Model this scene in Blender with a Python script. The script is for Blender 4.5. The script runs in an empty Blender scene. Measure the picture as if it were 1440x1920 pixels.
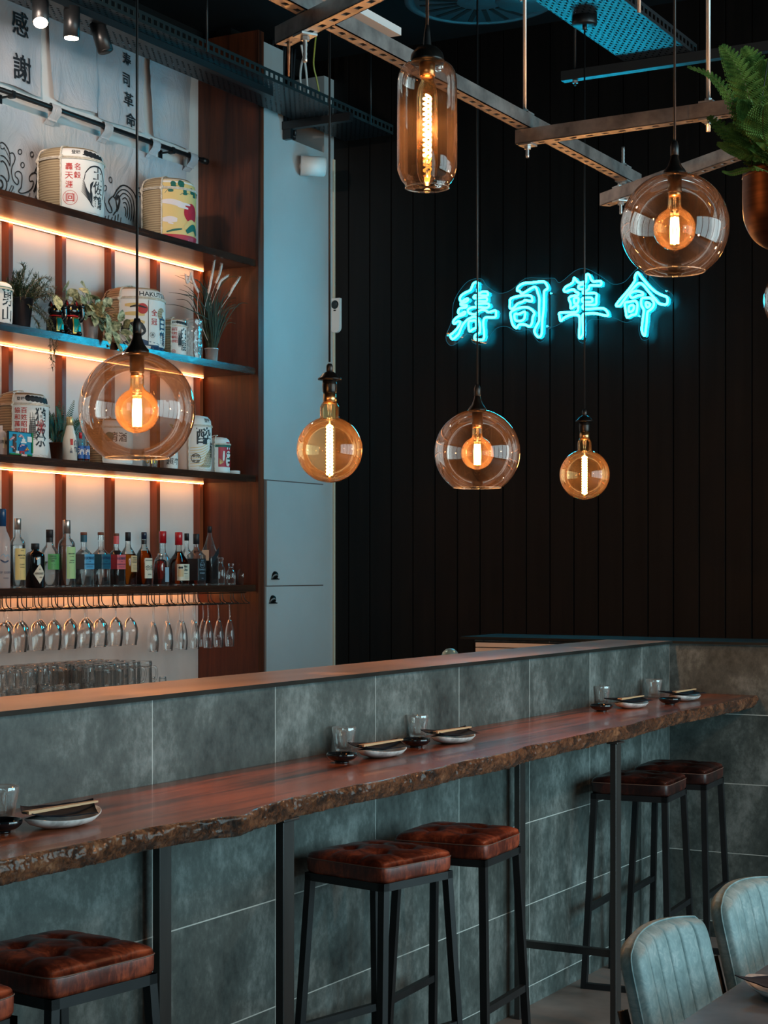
import bpy, math, random
from math import sin, cos, pi, radians, sqrt, atan2, asin
from mathutils import Vector, Matrix

C = bpy.context.scene.collection
SC = bpy.context.scene

# ------------------------------------------------------------------ camera
cam_data = bpy.data.cameras.new('camera')
cam_data.sensor_fit = 'HORIZONTAL'
cam_data.sensor_width = 36.0
cam_data.lens = 82.5
cam_data.shift_y = 105.0 / 1440.0
cam_data.clip_start = 0.05
cam_data.clip_end = 60
camera = bpy.data.objects.new('camera', cam_data)
C.objects.link(camera)
camera.location = (0, 0, 1.6)
FX, FY = 0.87346, 0.48700            # forward direction on plan; bar runs along +X
camera.rotation_euler = (pi / 2, 0, -math.atan2(FX, FY))
SC.camera = camera

# ------------------------------------------------------------------ world, light, exposure
SC.view_settings.view_transform = 'Standard'
SC.view_settings.look = 'None'
SC.view_settings.exposure = 0.0
SC.view_settings.gamma = 1.0
SC.view_settings.use_curve_mapping = False
SC.cycles.max_bounces = 8
SC.cycles.diffuse_bounces = 3
SC.cycles.glossy_bounces = 4
SC.cycles.transmission_bounces = 6
SC.cycles.transparent_max_bounces = 40
SC.cycles.sample_clamp_indirect = 3.0
SC.cycles.caustics_reflective = False
SC.cycles.caustics_refractive = False

world = bpy.data.worlds.new('world')
SC.world = world
world.use_nodes = True
world.node_tree.nodes['Background'].inputs[0].default_value = (0.35, 0.60, 0.75, 1)
world.node_tree.nodes['Background'].inputs[1].default_value = 0.02

def area(name, loc, target, sx, sy, power, color):
    l = bpy.data.lights.new(name, 'AREA')
    l.shape = 'RECTANGLE'; l.size = sx; l.size_y = sy
    l.energy = power; l.color = color
    o = bpy.data.objects.new(name, l); C.objects.link(o)
    o.location = loc
    d = Vector(target) - Vector(loc)
    o.rotation_euler = d.to_track_quat('-Z', 'Y').to_euler()
    return o

DAY = (0.56, 0.90, 1.0)
# daylight through the street windows behind and to the right of the camera
for k in range(5):
    area('window_daylight', (2.9 + k * 1.38, -3.42, 1.95), (2.9 + k * 1.38, 0, 1.95), 1.25, 3.2, 76, DAY)
for k in range(2):
    area('window_daylight', (-3.42, -1.6 + k * 1.6, 2.1), (0, -1.6 + k * 1.6, 2.1), 1.1, 2.0, 20, DAY)
# warm lamps over the dining tables on the near side of the bar, outside the frame
for k, (lx, ly, lz, lp) in enumerate(((2.7, 0.0, 2.0, 12), (4.2, 0.45, 2.0, 17), (5.5, 0.75, 2.0, 20), (6.9, 0.95, 2.0, 7))):
    l = bpy.data.lights.new('dining_lamp', 'POINT'); l.energy = lp; l.color = (1.0, 0.46, 0.20); l.shadow_soft_size = 0.04
    o = bpy.data.objects.new('dining_lamp', l); C.objects.link(o); o.location = (lx, ly, lz)
# added spots without fixtures, left of the frame, to brighten banners and barrels
for (lx, tx, tz, lp) in ((4.9, 6.7, 3.55, 42), (5.1, 7.3, 3.7, 42), (5.3, 7.8, 3.8, 36)):
    l = bpy.data.lights.new('added_wash', 'SPOT'); l.energy = lp; l.color = (1.0, 0.80, 0.68); l.spot_size = radians(48); l.spot_blend = 0.9; l.shadow_soft_size = 0.03
    o = bpy.data.objects.new('added_wash', l); C.objects.link(o); o.location = (lx, 4.75, 4.02)
    o.rotation_euler = (Vector((tx, 5.6, tz)) - Vector(o.location)).to_track_quat('-Z', 'Y').to_euler()

# ------------------------------------------------------------------ pixel rays -> points on real planes
def ray(px, py):
    u = (px - 720) / 3300.0
    return (FX + FY * u, FY - FX * u, (1065 - py) / 3300.0)
def on_y(px, py, Y):
    x, y, z = ray(px, py); t = Y / y
    return (x * t, Y, 1.6 + z * t)
def on_x(px, py, X):
    x, y, z = ray(px, py); t = X / x
    return (X, y * t, 1.6 + z * t)
def on_z(px, py, Z):
    x, y, z = ray(px, py); t = (Z - 1.6) / z
    return (x * t, y * t, Z)
def on_t(px, py, t):
    x, y, z = ray(px, py)
    return (x * t, y * t, 1.6 + z * t)

# ------------------------------------------------------------------ mesh builder
class MB:
    def __init__(s):
        s.v = []; s.f = []; s.m = []; s.s = []
    def add(s, verts, faces, mat=0, smooth=False):
        o = len(s.v)
        s.v += [tuple(p) for p in verts]
        for f in faces:
            s.f.append(tuple(i + o for i in f)); s.m.append(mat); s.s.append(smooth)
        return s
    def box(s, cx, cy, cz, sx, sy, sz, mat=0, rz=0.0, rx=0.0, ry=0.0):
        M = Matrix.Rotation(rz, 3, 'Z') @ Matrix.Rotation(ry, 3, 'Y') @ Matrix.Rotation(rx, 3, 'X')
        vs = []
        for dx, dy, dz in ((-1,-1,-1),(1,-1,-1),(1,1,-1),(-1,1,-1),(-1,-1,1),(1,-1,1),(1,1,1),(-1,1,1)):
            p = M @ Vector((dx * sx / 2, dy * sy / 2, dz * sz / 2))
            vs.append((p.x + cx, p.y + cy, p.z + cz))
        return s.add(vs, [(0,3,2,1),(4,5,6,7),(0,1,5,4),(1,2,6,5),(2,3,7,6),(3,0,4,7)], mat)
    def ab(s, x0, y0, z0, x1, y1, z1, mat=0):
        return s.box((x0+x1)/2, (y0+y1)/2, (z0+z1)/2, abs(x1-x0), abs(y1-y0), abs(z1-z0), mat)
    def tube(s, pts, r, n=8, closed=False, mat=0, smooth=True, caps=True, flat=1.0):
        pts = [Vector(p) for p in pts]
        N = len(pts)
        rs = r if isinstance(r, (list, tuple)) else [r] * N
        rings = []; prev = None
        for i, p in enumerate(pts):
            if closed: d = pts[(i+1) % N] - pts[i-1]
            else: d = pts[min(i+1, N-1)] - pts[max(i-1, 0)]
            if d.length < 1e-9: d = Vector((0, 0, 1))
            d.normalize()
            if prev is None:
                a = Vector((0, 0, 1)) if abs(d.z) < 0.9 else Vector((1, 0, 0))
                nrm = (a - d * a.dot(d)).normalized()
            else:
                nrm = prev - d * prev.dot(d)
                nrm = nrm.normalized() if nrm.length > 1e-6 else prev
            prev = nrm
            b = d.cross(nrm)
            rings.append([p + nrm * (cos(2*pi*k/n) * rs[i]) + b * (sin(2*pi*k/n) * rs[i] * flat) for k in range(n)])
        vs = [q for rg in rings for q in rg]; fs = []
        for i in range(N if closed else N - 1):
            j = (i + 1) % N
            for k in range(n):
                k2 = (k + 1) % n
                fs.append((i*n+k, i*n+k2, j*n+k2, j*n+k))
        if caps and not closed:
            fs.append(tuple(range(n))[::-1]); fs.append(tuple((N-1)*n + k for k in range(n)))
        return s.add(vs, fs, mat, smooth)
    def lathe(s, prof, n=24, c=(0,0,0), mat=0, smooth=True, sq=0.0, rz=0.0, sqf=None, a0=0.0, a1=2*pi):
        """prof: (r, z) list; sq 0 round .. 1 square (sqf gives it per profile point)"""
        full = abs((a1 - a0) - 2*pi) < 1e-6
        m = n if full else n + 1
        vs = []
        for i, (r, z) in enumerate(prof):
            q = sq if sqf is None else sqf[i]
            for k in range(m):
                a = a0 + (a1 - a0) * k / n
                rr = r * sect(a, q)
                vs.append((c[0] + rr*cos(a+rz), c[1] + rr*sin(a+rz), c[2] + z))
        fs = []
        for i in range(len(prof) - 1):
            for k in range(n):
                k2 = (k + 1) % m
                fs.append((i*m+k, i*m+k2, (i+1)*m+k2, (i+1)*m+k))
        if full:
            if prof[0][0] > 1e-5: fs.append(tuple(range(n))[::-1])
            if prof[-1][0] > 1e-5: fs.append(tuple((len(prof)-1)*n + k for k in range(n)))
        return s.add(vs, fs, mat, smooth)
    def shell(s, prof, n=24, c=(0,0,0), mat=0, smooth=True, sq=0.0):
        """lathe with no caps"""
        vs = []
        for r, z in prof:
            for k in range(n):
                a = 2*pi*k/n
                rr = r * sect(a, sq)
                vs.append((c[0] + rr*cos(a), c[1] + rr*sin(a), c[2] + z))
        fs = [(i*n+k, i*n+(k+1)%n, (i+1)*n+(k+1)%n, (i+1)*n+k) for i in range(len(prof)-1) for k in range(n)]
        return s.add(vs, fs, mat, smooth)
    def ball(s, c, r, n=12, mat=0, sx=1, sy=1, sz=1):
        vs = []; fs = []
        R = n // 2
        for i in range(R + 1):
            ph = pi * i / R
            for k in range(n):
                a = 2*pi*k/n
                vs.append((c[0]+r*sx*sin(ph)*cos(a), c[1]+r*sy*sin(ph)*sin(a), c[2]-r*sz*cos(ph)))
        for i in range(R):
            for k in range(n):
                fs.append((i*n+k, i*n+(k+1)%n, (i+1)*n+(k+1)%n, (i+1)*n+k))
        return s.add(vs, fs, mat, True)
    def build(s, name, mats, parent=None, loc=(0,0,0), rot=(0,0,0)):
        me = bpy.data.meshes.new(name)
        me.from_pydata(s.v, [], s.f)
        if not isinstance(mats, (list, tuple)): mats = [mats]
        for m in mats: me.materials.append(m)
        me.polygons.foreach_set('material_index', s.m)
        me.polygons.foreach_set('use_smooth', s.s)
        me.validate(); me.update()
        o = bpy.data.objects.new(name, me); C.objects.link(o)
        o.location = loc; o.rotation_euler = rot
        if parent is not None: o.parent = parent
        return o

def sect(a, q):
    if q <= 0: return 1.0
    ca, sa = abs(cos(a)), abs(sin(a))
    p = 2 + 10 * q
    return (ca**p + sa**p) ** (-1.0/p)

def catmull(pts, k=5, closed=False):
    pts = [Vector(p) for p in pts]; N = len(pts); out = []
    for i in range(N if closed else N - 1):
        if closed: p0, p1, p2, p3 = pts[i-1], pts[i], pts[(i+1)%N], pts[(i+2)%N]
        else: p0, p1, p2, p3 = pts[max(i-1,0)], pts[i], pts[i+1], pts[min(i+2,N-1)]
        for j in range(k):
            t = j / k
            out.append(0.5*((2*p1)+(p2-p0)*t+(2*p0-5*p1+4*p2-p3)*t*t+(3*p1-p0-3*p2+p3)*t*t*t))
    if not closed: out.append(pts[-1])
    return out

def tag(o, label, cat, group=None, kind=None):
    if label: o['label'] = label
    if cat: o['category'] = cat
    if group: o['group'] = group
    if kind: o['kind'] = kind
    return o
def thing(name, label, cat, loc=(0,0,0), rz=0.0, group=None):
    o = bpy.data.objects.new(name, None); C.objects.link(o)
    o.empty_display_size = 0.05
    o.location = loc; o.rotation_euler = (0, 0, rz)
    return tag(o, label, cat, group)
def struct(o):
    o['kind'] = 'structure'; return o
def dup(root, loc, rz=None, label=None, group=None, cat=None):
    kids = {}
    for o in KIDS_OF(root): kids.setdefault(o.parent, []).append(o)
    def rec(o, par):
        c = o.copy(); C.objects.link(c)
        if par is not None: c.parent = par
        for ch in kids.get(o, []): rec(ch, c)
        return c
    r = rec(root, None)
    r.location = loc
    if rz is not None: r.rotation_euler = (0, 0, rz)
    if label: r['label'] = label
    if group: r['group'] = group
    if cat: r['category'] = cat
    return r
def KIDS_OF(root):
    out = []
    def rec(o):
        for ch in o.children: out.append(ch); rec(ch)
    rec(root)
    return out

# ------------------------------------------------------------------ text as mesh outlines (built-in font)
_tc = {}
BOLD = [0.012]
def glyphs(txt, size=1.0, spacing=1.0):
    """returns (verts2d centred, faces, width, height)"""
    key = (txt, spacing, BOLD[0])
    if key not in _tc:
        cu = bpy.data.curves.new('lettering', 'FONT')
        cu.body = txt; cu.resolution_u = 2; cu.space_character = spacing
        cu.size = 1.0; cu.fill_mode = 'FRONT'; cu.offset = BOLD[0]
        ob = bpy.data.objects.new('lettering', cu); C.objects.link(ob)
        dg = bpy.context.evaluated_depsgraph_get(); dg.update()
        me = bpy.data.meshes.new_from_object(ob.evaluated_get(dg))
        vs = [(v.co.x, v.co.y) for v in me.vertices]; fs = [tuple(p.vertices) for p in me.polygons]
        bpy.data.objects.remove(ob); bpy.data.curves.remove(cu); bpy.data.meshes.remove(me)
        if vs:
            x0 = min(v[0] for v in vs); x1 = max(v[0] for v in vs); y0 = min(v[1] for v in vs); y1 = max(v[1] for v in vs)
            vs = [(x - (x0+x1)/2, y - (y0+y1)/2) for x, y in vs]
            _tc[key] = (vs, fs, x1-x0, y1-y0)
        else: _tc[key] = ([], [], 1, 1)
    vs, fs, w, h = _tc[key]
    return [(x*size, y*size) for x, y in vs], fs, w*size, h*size
def fit_glyphs(txt, w=None, h=None, bold=0):
    vs, fs, gw, gh = glyphs(txt)
    sx = w/gw if w else h/gh
    sy = h/gh if h else sx
    return [(x*sx, y*sy) for x, y in vs], fs

# ------------------------------------------------------------------ materials
def newmat(name):
    m = bpy.data.materials.new(name); m.use_nodes = True
    nt = m.node_tree
    b = nt.nodes['Principled BSDF']
    return m, nt, b
def setb(b, col=None, rough=None, metal=None, spec=None, coat=None, trans=None, emis=None, es=None, sheen=None, cr=None):
    if col is not None: b.inputs['Base Color'].default_value = (*col, 1)
    if rough is not None: b.inputs['Roughness'].default_value = rough
    if metal is not None: b.inputs['Metallic'].default_value = metal
    if spec is not None: b.inputs['Specular IOR Level'].default_value = spec
    if coat is not None: b.inputs['Coat Weight'].default_value = coat
    if cr is not None: b.inputs['Coat Roughness'].default_value = cr
    if trans is not None: b.inputs['Transmission Weight'].default_value = trans
    if sheen is not None: b.inputs['Sheen Weight'].default_value = sheen
    if emis is not None:
        b.inputs['Emission Color'].default_value = (*emis, 1); b.inputs['Emission Strength'].default_value = es
def plain(name, col, rough=0.5, metal=0.0, **k):
    m, nt, b = newmat(name); setb(b, col, rough, metal, **k); return m
def ramp(nt, fac, stops):
    r = nt.nodes.new('ShaderNodeValToRGB')
    e = r.color_ramp.elements
    while len(e) < len(stops): e.new(0.5)
    for i, (p, c) in enumerate(stops):
        e[i].position = p; e[i].color = (*c, 1)
    nt.links.new(fac, r.inputs[0])
    return r.outputs[0]
def coords(nt, scale=(1,1,1), kind='Object', rot=(0,0,0)):
    tc = nt.nodes.new('ShaderNodeTexCoord'); mp = nt.nodes.new('ShaderNodeMapping')
    mp.inputs['Scale'].default_value = scale; mp.inputs['Rotation'].default_value = rot
    nt.links.new(tc.outputs[kind], mp.inputs['Vector'])
    return mp.outputs[0]
def noise(nt, vec, scale=5, detail=4, rough=0.55, dist=0.0):
    n = nt.nodes.new('ShaderNodeTexNoise')
    n.inputs['Scale'].default_value = scale; n.inputs['Detail'].default_value = detail
    n.inputs['Roughness'].default_value = rough; n.inputs['Distortion'].default_value = dist
    nt.links.new(vec, n.inputs['Vector'])
    return n.outputs['Fac']
def bump(nt, b, h, strength=0.3, dist=0.01, normal=None):
    n = nt.nodes.new('ShaderNodeBump')
    n.inputs['Strength'].default_value = strength; n.inputs['Distance'].default_value = dist
    nt.links.new(h, n.inputs['Height'])
    if normal is not None: nt.links.new(normal, n.inputs['Normal'])
    nt.links.new(n.outputs[0], b.inputs['Normal'])
    return n.outputs[0]
def mixc(nt, fac, a, bb, mode='MIX'):
    m = nt.nodes.new('ShaderNodeMix'); m.data_type = 'RGBA'; m.blend_type = mode
    for s, val in ((m.inputs[0], fac), (m.inputs[6], a), (m.inputs[7], bb)):
        if hasattr(val, 'is_linked') or hasattr(val, 'links'): nt.links.new(val, s)
        elif isinstance(val, (int, float)): s.default_value = val
        else: s.default_value = (*val, 1)
    return m.outputs[2]
def mth(nt, op, a, b=None, c=None):
    m = nt.nodes.new('ShaderNodeMath'); m.operation = op
    for s, val in zip(m.inputs, (a, b, c)):
        if val is None: continue
        if isinstance(val, (int, float)): s.default_value = val
        else: nt.links.new(val, s)
    return m.outputs[0]
def noisy(name, c1, c2, scale=5, rough=0.5, stretch=(1,1,1), bmp=0.0, bscale=None, metal=0.0, detail=5, lo=0.3, hi=0.7, **k):
    m, nt, b = newmat(name)
    v = coords(nt, stretch)
    f = noise(nt, v, scale, detail)
    nt.links.new(ramp(nt, f, [(lo, c1), (hi, c2)]), b.inputs['Base Color'])
    setb(b, None, rough, metal, **k)
    if bmp:
        h = noise(nt, v, bscale or scale*4, 4)
        bump(nt, b, h, bmp, 0.004)
    return m
def wood(name, dark, light, axis='Z', scale=9, rough=0.4, knots=True, bmp=0.15, coat=0.0, contrast=(0.35, 0.68), spec=0.5):
    m, nt, b = newmat(name)
    st = {'Z': (1,1,0.06), 'X': (0.06,1,1), 'Y': (1,0.06,1)}[axis]
    v = coords(nt, st)
    f1 = noise(nt, v, scale, 6, 0.6, 1.2)
    f2 = noise(nt, v, scale*6, 5, 0.7, 0.3)
    f = mth(nt, 'ADD', mth(nt, 'MULTIPLY', f1, 0.7), mth(nt, 'MULTIPLY', f2, 0.3))
    mid = tuple((a+b_)/2 for a, b_ in zip(dark, light))
    col = ramp(nt, f, [(contrast[0], dark), ((contrast[0]+contrast[1])/2, mid), (contrast[1], light)])
    if knots:
        v2 = coords(nt, {'Z': (1,1,0.35), 'X': (0.35,1,1), 'Y': (1,0.35,1)}[axis])
        vo = nt.nodes.new('ShaderNodeTexVoronoi'); vo.inputs['Scale'].default_value = 3.3
        nt.links.new(v2, vo.inputs['Vector'])
        kf = ramp(nt, vo.outputs['Distance'], [(0.05, (0.25,)*3), (0.13, (1,1,1))])
        col = mixc(nt, 1.0, col, kf, 'MULTIPLY')
    nt.links.new(col, b.inputs['Base Color'])
    setb(b, None, rough, 0, spec=spec, coat=coat)
    bump(nt, b, f2, bmp, 0.003)
    return m
def thin_glass(name, tint=(0.95,0.97,0.97), edge=(0.5,0.55,0.55), rough=0.0, gloss=1.0, ior=1.45, haze=0.0, hazecol=(0.8,0.6,0.5)):
    """thin wall of glass: lets light through, fresnel reflection, darker where one looks along the wall"""
    m, nt, b = newmat(name)
    nt.nodes.remove(b)
    out = nt.nodes['Material Output']
    tr = nt.nodes.new('ShaderNodeBsdfTransparent'); gl = nt.nodes.new('ShaderNodeBsdfGlossy')
    gl.inputs['Roughness'].default_value = rough
    gl.inputs['Color'].default_value = (gloss, gloss, gloss, 1)
    lw = nt.nodes.new('ShaderNodeLayerWeight'); lw.inputs['Blend'].default_value = 0.5
    nt.links.new(ramp(nt, lw.outputs['Facing'], [(0.0, tint), (0.55, tint), (0.97, edge)]), tr.inputs['Color'])
    fr = nt.nodes.new('ShaderNodeFresnel'); fr.inputs['IOR'].default_value = ior
    mx = nt.nodes.new('ShaderNodeMixShader')
    fac = mth(nt, 'MINIMUM', mth(nt, 'MULTIPLY', fr.outputs[0], 1.25), 0.85)
    nt.links.new(fac, mx.inputs[0]); nt.links.new(tr.outputs[0], mx.inputs[1]); nt.links.new(gl.outputs[0], mx.inputs[2])
    last = mx.outputs[0]
    if haze:  # diffuse haze mixed into the glass to brighten it and imitate glow
        df = nt.nodes.new('ShaderNodeBsdfDiffuse'); df.inputs['Color'].default_value = (*hazecol, 1)
        tl = nt.nodes.new('ShaderNodeBsdfTranslucent'); tl.inputs['Color'].default_value = (*hazecol, 1)
        ad = nt.nodes.new('ShaderNodeAddShader')
        nt.links.new(df.outputs[0], ad.inputs[0]); nt.links.new(tl.outputs[0], ad.inputs[1])
        n = noise(nt, coords(nt), 14, 6, 0.6)
        f = mth(nt, 'MULTIPLY', ramp(nt, n, [(0.3, (0.3,)*3), (0.7, (1,1,1))]), haze)
        m2 = nt.nodes.new('ShaderNodeMixShader')
        nt.links.new(f, m2.inputs[0]); nt.links.new(last, m2.inputs[1]); nt.links.new(ad.outputs[0], m2.inputs[2])
        last = m2.outputs[0]
    nt.links.new(last, out.inputs['Surface'])
    return m
def emit(name, col, strength):
    m, nt, b = newmat(name); nt.nodes.remove(b)
    e = nt.nodes.new('ShaderNodeEmission'); e.inputs[0].default_value = (*col, 1); e.inputs[1].default_value = strength
    nt.links.new(e.outputs[0], nt.nodes['Material Output'].inputs['Surface'])
    return m

# --- tile with pale grout, laid out in metres from given origins
def tile_material(name, axis, u0, du, z0, dz, vert=True):
    m, nt, b = newmat(name)
    tc = nt.nodes.new('ShaderNodeTexCoord'); sp = nt.nodes.new('ShaderNodeSeparateXYZ')
    nt.links.new(tc.outputs['Object'], sp.inputs[0])
    u = sp.outputs[axis]; z = sp.outputs['Z']
    fu = mth(nt, 'DIVIDE', mth(nt, 'SUBTRACT', u, u0), du); fz = mth(nt, 'DIVIDE', mth(nt, 'SUBTRACT', z, z0), dz)
    def line(f, d, w):
        a = mth(nt, 'FRACT', f)
        a = mth(nt, 'MINIMUM', a, mth(nt, 'SUBTRACT', 1.0, a))
        return mth(nt, 'LESS_THAN', mth(nt, 'MULTIPLY', a, d), w)
    g = line(fz, dz, 0.0017)
    if vert: g = mth(nt, 'MAXIMUM', g, line(fu, du, 0.0013))
    cmb = nt.nodes.new('ShaderNodeCombineXYZ')
    nt.links.new(mth(nt, 'FLOOR', fu), cmb.inputs[0]); nt.links.new(mth(nt, 'FLOOR', fz), cmb.inputs[1])
    wn = nt.nodes.new('ShaderNodeTexWhiteNoise'); wn.noise_dimensions = '3D'
    nt.links.new(cmb.outputs[0], wn.inputs['Vector'])
    vv = nt.nodes.new('ShaderNodeVectorMath'); vv.operation = 'MULTIPLY_ADD'
    nt.links.new(wn.outputs['Color'], vv.inputs[0]); vv.inputs[1].default_value = (7,7,7)
    nt.links.new(coords(nt, (1,1,0.75)), vv.inputs[2])
    n1 = noise(nt, vv.outputs[0], 3.6, 10, 0.68, 0.4)
    n2 = noise(nt, vv.outputs[0], 42, 8, 0.72)
    f = mth(nt, 'ADD', mth(nt, 'MULTIPLY', n1, 0.68), mth(nt, 'MULTIPLY', n2, 0.32))
    col = ramp(nt, f, [(0.35, (0.020,0.027,0.026)), (0.5, (0.080,0.096,0.090)), (0.64, (0.225,0.25,0.24))])
    col = mixc(nt, g, col, (0.55,0.58,0.55))
    nt.links.new(col, b.inputs['Base Color'])
    nt.links.new(ramp(nt, n1, [(0.3,(0.42,)*3),(0.7,(0.62,)*3)]), b.inputs['Roughness'])
    h = mth(nt, 'SUBTRACT', mth(nt, 'MULTIPLY', n2, 0.15), g)
    bump(nt, b, h, 0.35, 0.002)
    return m

M_tileX = tile_material('grey_stone_tile', 'X', 4.163, 0.573, 0.07, 0.30)
M_tileY = tile_material('grey_stone_tile_return', 'Y', 2.67, 0.573, 0.07, 0.30)
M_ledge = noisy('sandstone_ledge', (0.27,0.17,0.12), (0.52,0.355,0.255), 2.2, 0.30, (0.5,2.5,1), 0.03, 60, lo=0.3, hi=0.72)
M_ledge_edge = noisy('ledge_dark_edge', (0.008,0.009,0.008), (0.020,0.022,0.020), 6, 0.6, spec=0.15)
M_floor = noisy('floor_concrete', (0.14,0.115,0.10), (0.34,0.285,0.26), 3.0, 0.5, (1,1,1), 0.08, 40, detail=8)
M_black = plain('black_powdercoat', (0.008,0.009,0.010), 0.38)
M_blackmatt = plain('black_matt', (0.004,0.004,0.004), 0.8, spec=0.2)
M_steel = noisy('raw_dark_steel', (0.035,0.037,0.04), (0.11,0.105,0.10), 5, 0.36, (1,1,0.2), 0.05, 60, metal=0.75)
M_stoolsteel = noisy('stool_black_steel', (0.006,0.007,0.008), (0.014,0.015,0.017), 8, 0.45, metal=0.2)
M_white = noisy('white_paint', (0.62,0.63,0.62), (0.72,0.73,0.72), 1.4, 0.5, bmp=0.03, bscale=90)
M_wallpaint = noisy('dimmed_white_wall_paint', (0.36,0.39,0.395), (0.43,0.455,0.46), 1.4, 0.5, bmp=0.03, bscale=90)  # white paint darkened to stand for the weaker light on this wall
M_plaster = noisy('pale_plaster', (0.50,0.48,0.46), (0.70,0.68,0.66), 3.0, 0.55, (1,1,0.6), 0.03, 50, detail=8)
M_ceiling = plain('ceiling_black', (0.002,0.0025,0.003), 0.8, spec=0.2)
M_sidewood = wood('red_stained_pine', (0.016,0.004,0.002), (0.15,0.034,0.010), 'Z', 8, 0.42)
M_slatwood = wood('orange_stained_slat', (0.11,0.025,0.008), (0.30,0.075,0.022), 'Z', 10, 0.4, False)
M_shelfwood = wood('shelf_wood', (0.06,0.02,0.012), (0.22,0.085,0.05), 'X', 8, 0.3, False)
M_shelfedge = wood('dark_shelf_edge', (0.010,0.005,0.004), (0.085,0.032,0.016), 'X', 12, 0.22, False, 0.05, coat=0.1)
M_tabletop = wood('walnut_slab', (0.06,0.014,0.007), (0.46,0.125,0.048), 'X', 8.5, 0.24, True, 0.04, coat=0.15, contrast=(0.41,0.58))
M_lightwood = plain('pale_chopstick_wood', (0.62,0.38,0.20), 0.5)
M_bamboo = plain('cream_panel', (0.75,0.62,0.52), 0.5)
M_chrome = plain('zinc_steel', (0.50,0.54,0.55), 0.38, 0.9)
M_strut = noisy('galvanised_strut', (0.18,0.18,0.18), (0.48,0.47,0.46), 14, 0.42, (1,1,1), 0.1, 60, metal=0.85)
M_shade = thin_glass('smoked_amber_glass', (0.78,0.72,0.69), (0.48,0.36,0.31), gloss=0.95, haze=0.0045, hazecol=(1.0,0.75,0.60))
M_bulb = thin_glass('gold_tinted_bulb_glass', (0.95,0.78,0.52), (0.66,0.38,0.16), gloss=0.9, haze=0.006, hazecol=(1.0,0.60,0.28))
M_clear = thin_glass('clear_glass', (0.985,0.985,0.98), (0.80,0.82,0.82), haze=0.02, hazecol=(1,1,1))
M_clearth = thin_glass('thick_clear_glass', (0.975,0.98,0.978), (0.66,0.70,0.70), haze=0.05, hazecol=(0.95,1,1), ior=1.6)
M_solid = thin_glass('fluted_tumbler_glass', (0.97,0.98,0.975), (0.45,0.50,0.50), ior=2.0, haze=0.09, hazecol=(0.95,1,1))
M_brass = plain('brass_cap', (0.75,0.42,0.18), 0.28, 1.0)
M_filament = emit('glowing_filament', (1.0,0.56,0.22), 80)
M_led = emit('warm_led_strip', (1.0,0.38,0.12), 27)
M_spot = emit('spot_lens_glow', (1.0,0.72,0.45), 60)
M_neon = emit('cyan_neon_tube', (0.008,0.56,0.86), 54)
M_ivory = plain('ivory_plastic', (0.75,0.75,0.73), 0.35)
M_darkblue = plain('navy_napkin', (0.012,0.014,0.022), 0.8, spec=0.2)
M_bowl = plain('black_glazed_ceramic', (0.006,0.008,0.010), 0.08, coat=0.6)
M_plate = noisy('speckled_stoneware', (0.38,0.37,0.36), (0.60,0.59,0.58), 40, 0.4, lo=0.35, hi=0.5)
M_paper = plain('white_wrap_paper', (0.80,0.79,0.76), 0.6)
M_rope = noisy('straw_rope', (0.55,0.48,0.38), (0.80,0.75,0.65), 60, 0.8)
M_ink = plain('black_print', (0.012,0.014,0.018), 0.6)
M_red = plain('red_print', (0.50,0.03,0.025), 0.55)
M_cred = plain('crimson_print', (0.45,0.008,0.03), 0.5)
M_green = plain('green_print', (0.01,0.12,0.09), 0.55)
M_navy = plain('navy_print', (0.01,0.035,0.10), 0.55)
M_yellow = plain('straw_yellow_print', (0.72,0.52,0.20), 0.55)
M_cream = plain('cream_label', (0.74,0.66,0.50), 0.55)
M_pinkwhite = plain('pale_lilac_print', (0.72,0.66,0.68), 0.55)
def straw():
    m, nt, b = newmat('woven_straw_mat')
    w = nt.nodes.new('ShaderNodeTexWave'); w.bands_direction = 'Z'; w.inputs['Scale'].default_value = 26
    w.inputs['Distortion'].default_value = 0.4
    nt.links.new(coords(nt), w.inputs['Vector'])
    nt.links.new(ramp(nt, w.outputs['Fac'], [(0.0,(0.26,0.19,0.11)),(0.6,(0.46,0.36,0.22))]), b.inputs['Base Color'])
    setb(b, None, 0.7); bump(nt, b, w.outputs['Fac'], 0.5, 0.003)
    return m
M_straw = straw()
def cloth():
    m, nt, b = newmat('linen_cloth')
    v = coords(nt); n1 = noise(nt, v, 2.4, 3, 0.5); n2 = noise(nt, v, 260, 2, 0.5)
    nt.links.new(ramp(nt, n1, [(0.3,(0.27,0.37,0.43)),(0.5,(0.44,0.46,0.50)),(0.70,(0.54,0.49,0.47))]), b.inputs['Base Color'])
    setb(b, None, 0.85, sheen=0.3); n3 = noise(nt, coords(nt, (1,1,0.6)), 7, 5, 0.55, 1.5); o_ = bump(nt, b, n3, 0.55, 0.03); bump(nt, b, n2, 0.10, 0.001, o_)
    return m
M_cloth = cloth()
def leather(name, c1, c2, c3, st=0.3, ro=(0.26,0.5)):
    m, nt, b = newmat(name)
    v = coords(nt); n1 = noise(nt, v, 9, 7, 0.6); n2 = noise(nt, v, 90, 5, 0.65)
    n3 = noise(nt, coords(nt, (1,1,st), rot=(0.3,0.9,0.2)), 26, 8, 0.75, 2.0)
    f = mth(nt, 'ADD', mth(nt, 'MULTIPLY', n1, 0.55), mth(nt, 'MULTIPLY', n3, 0.45))
    nt.links.new(ramp(nt, f, [(0.36, c1), (0.5, c2), (0.62, c3)]), b.inputs['Base Color'])
    nt.links.new(ramp(nt, n1, [(0.3,(ro[0],)*3),(0.7,(ro[1],)*3)]), b.inputs['Roughness'])
    bump(nt, b, n2, 0.12, 0.0015)
    return m
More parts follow.
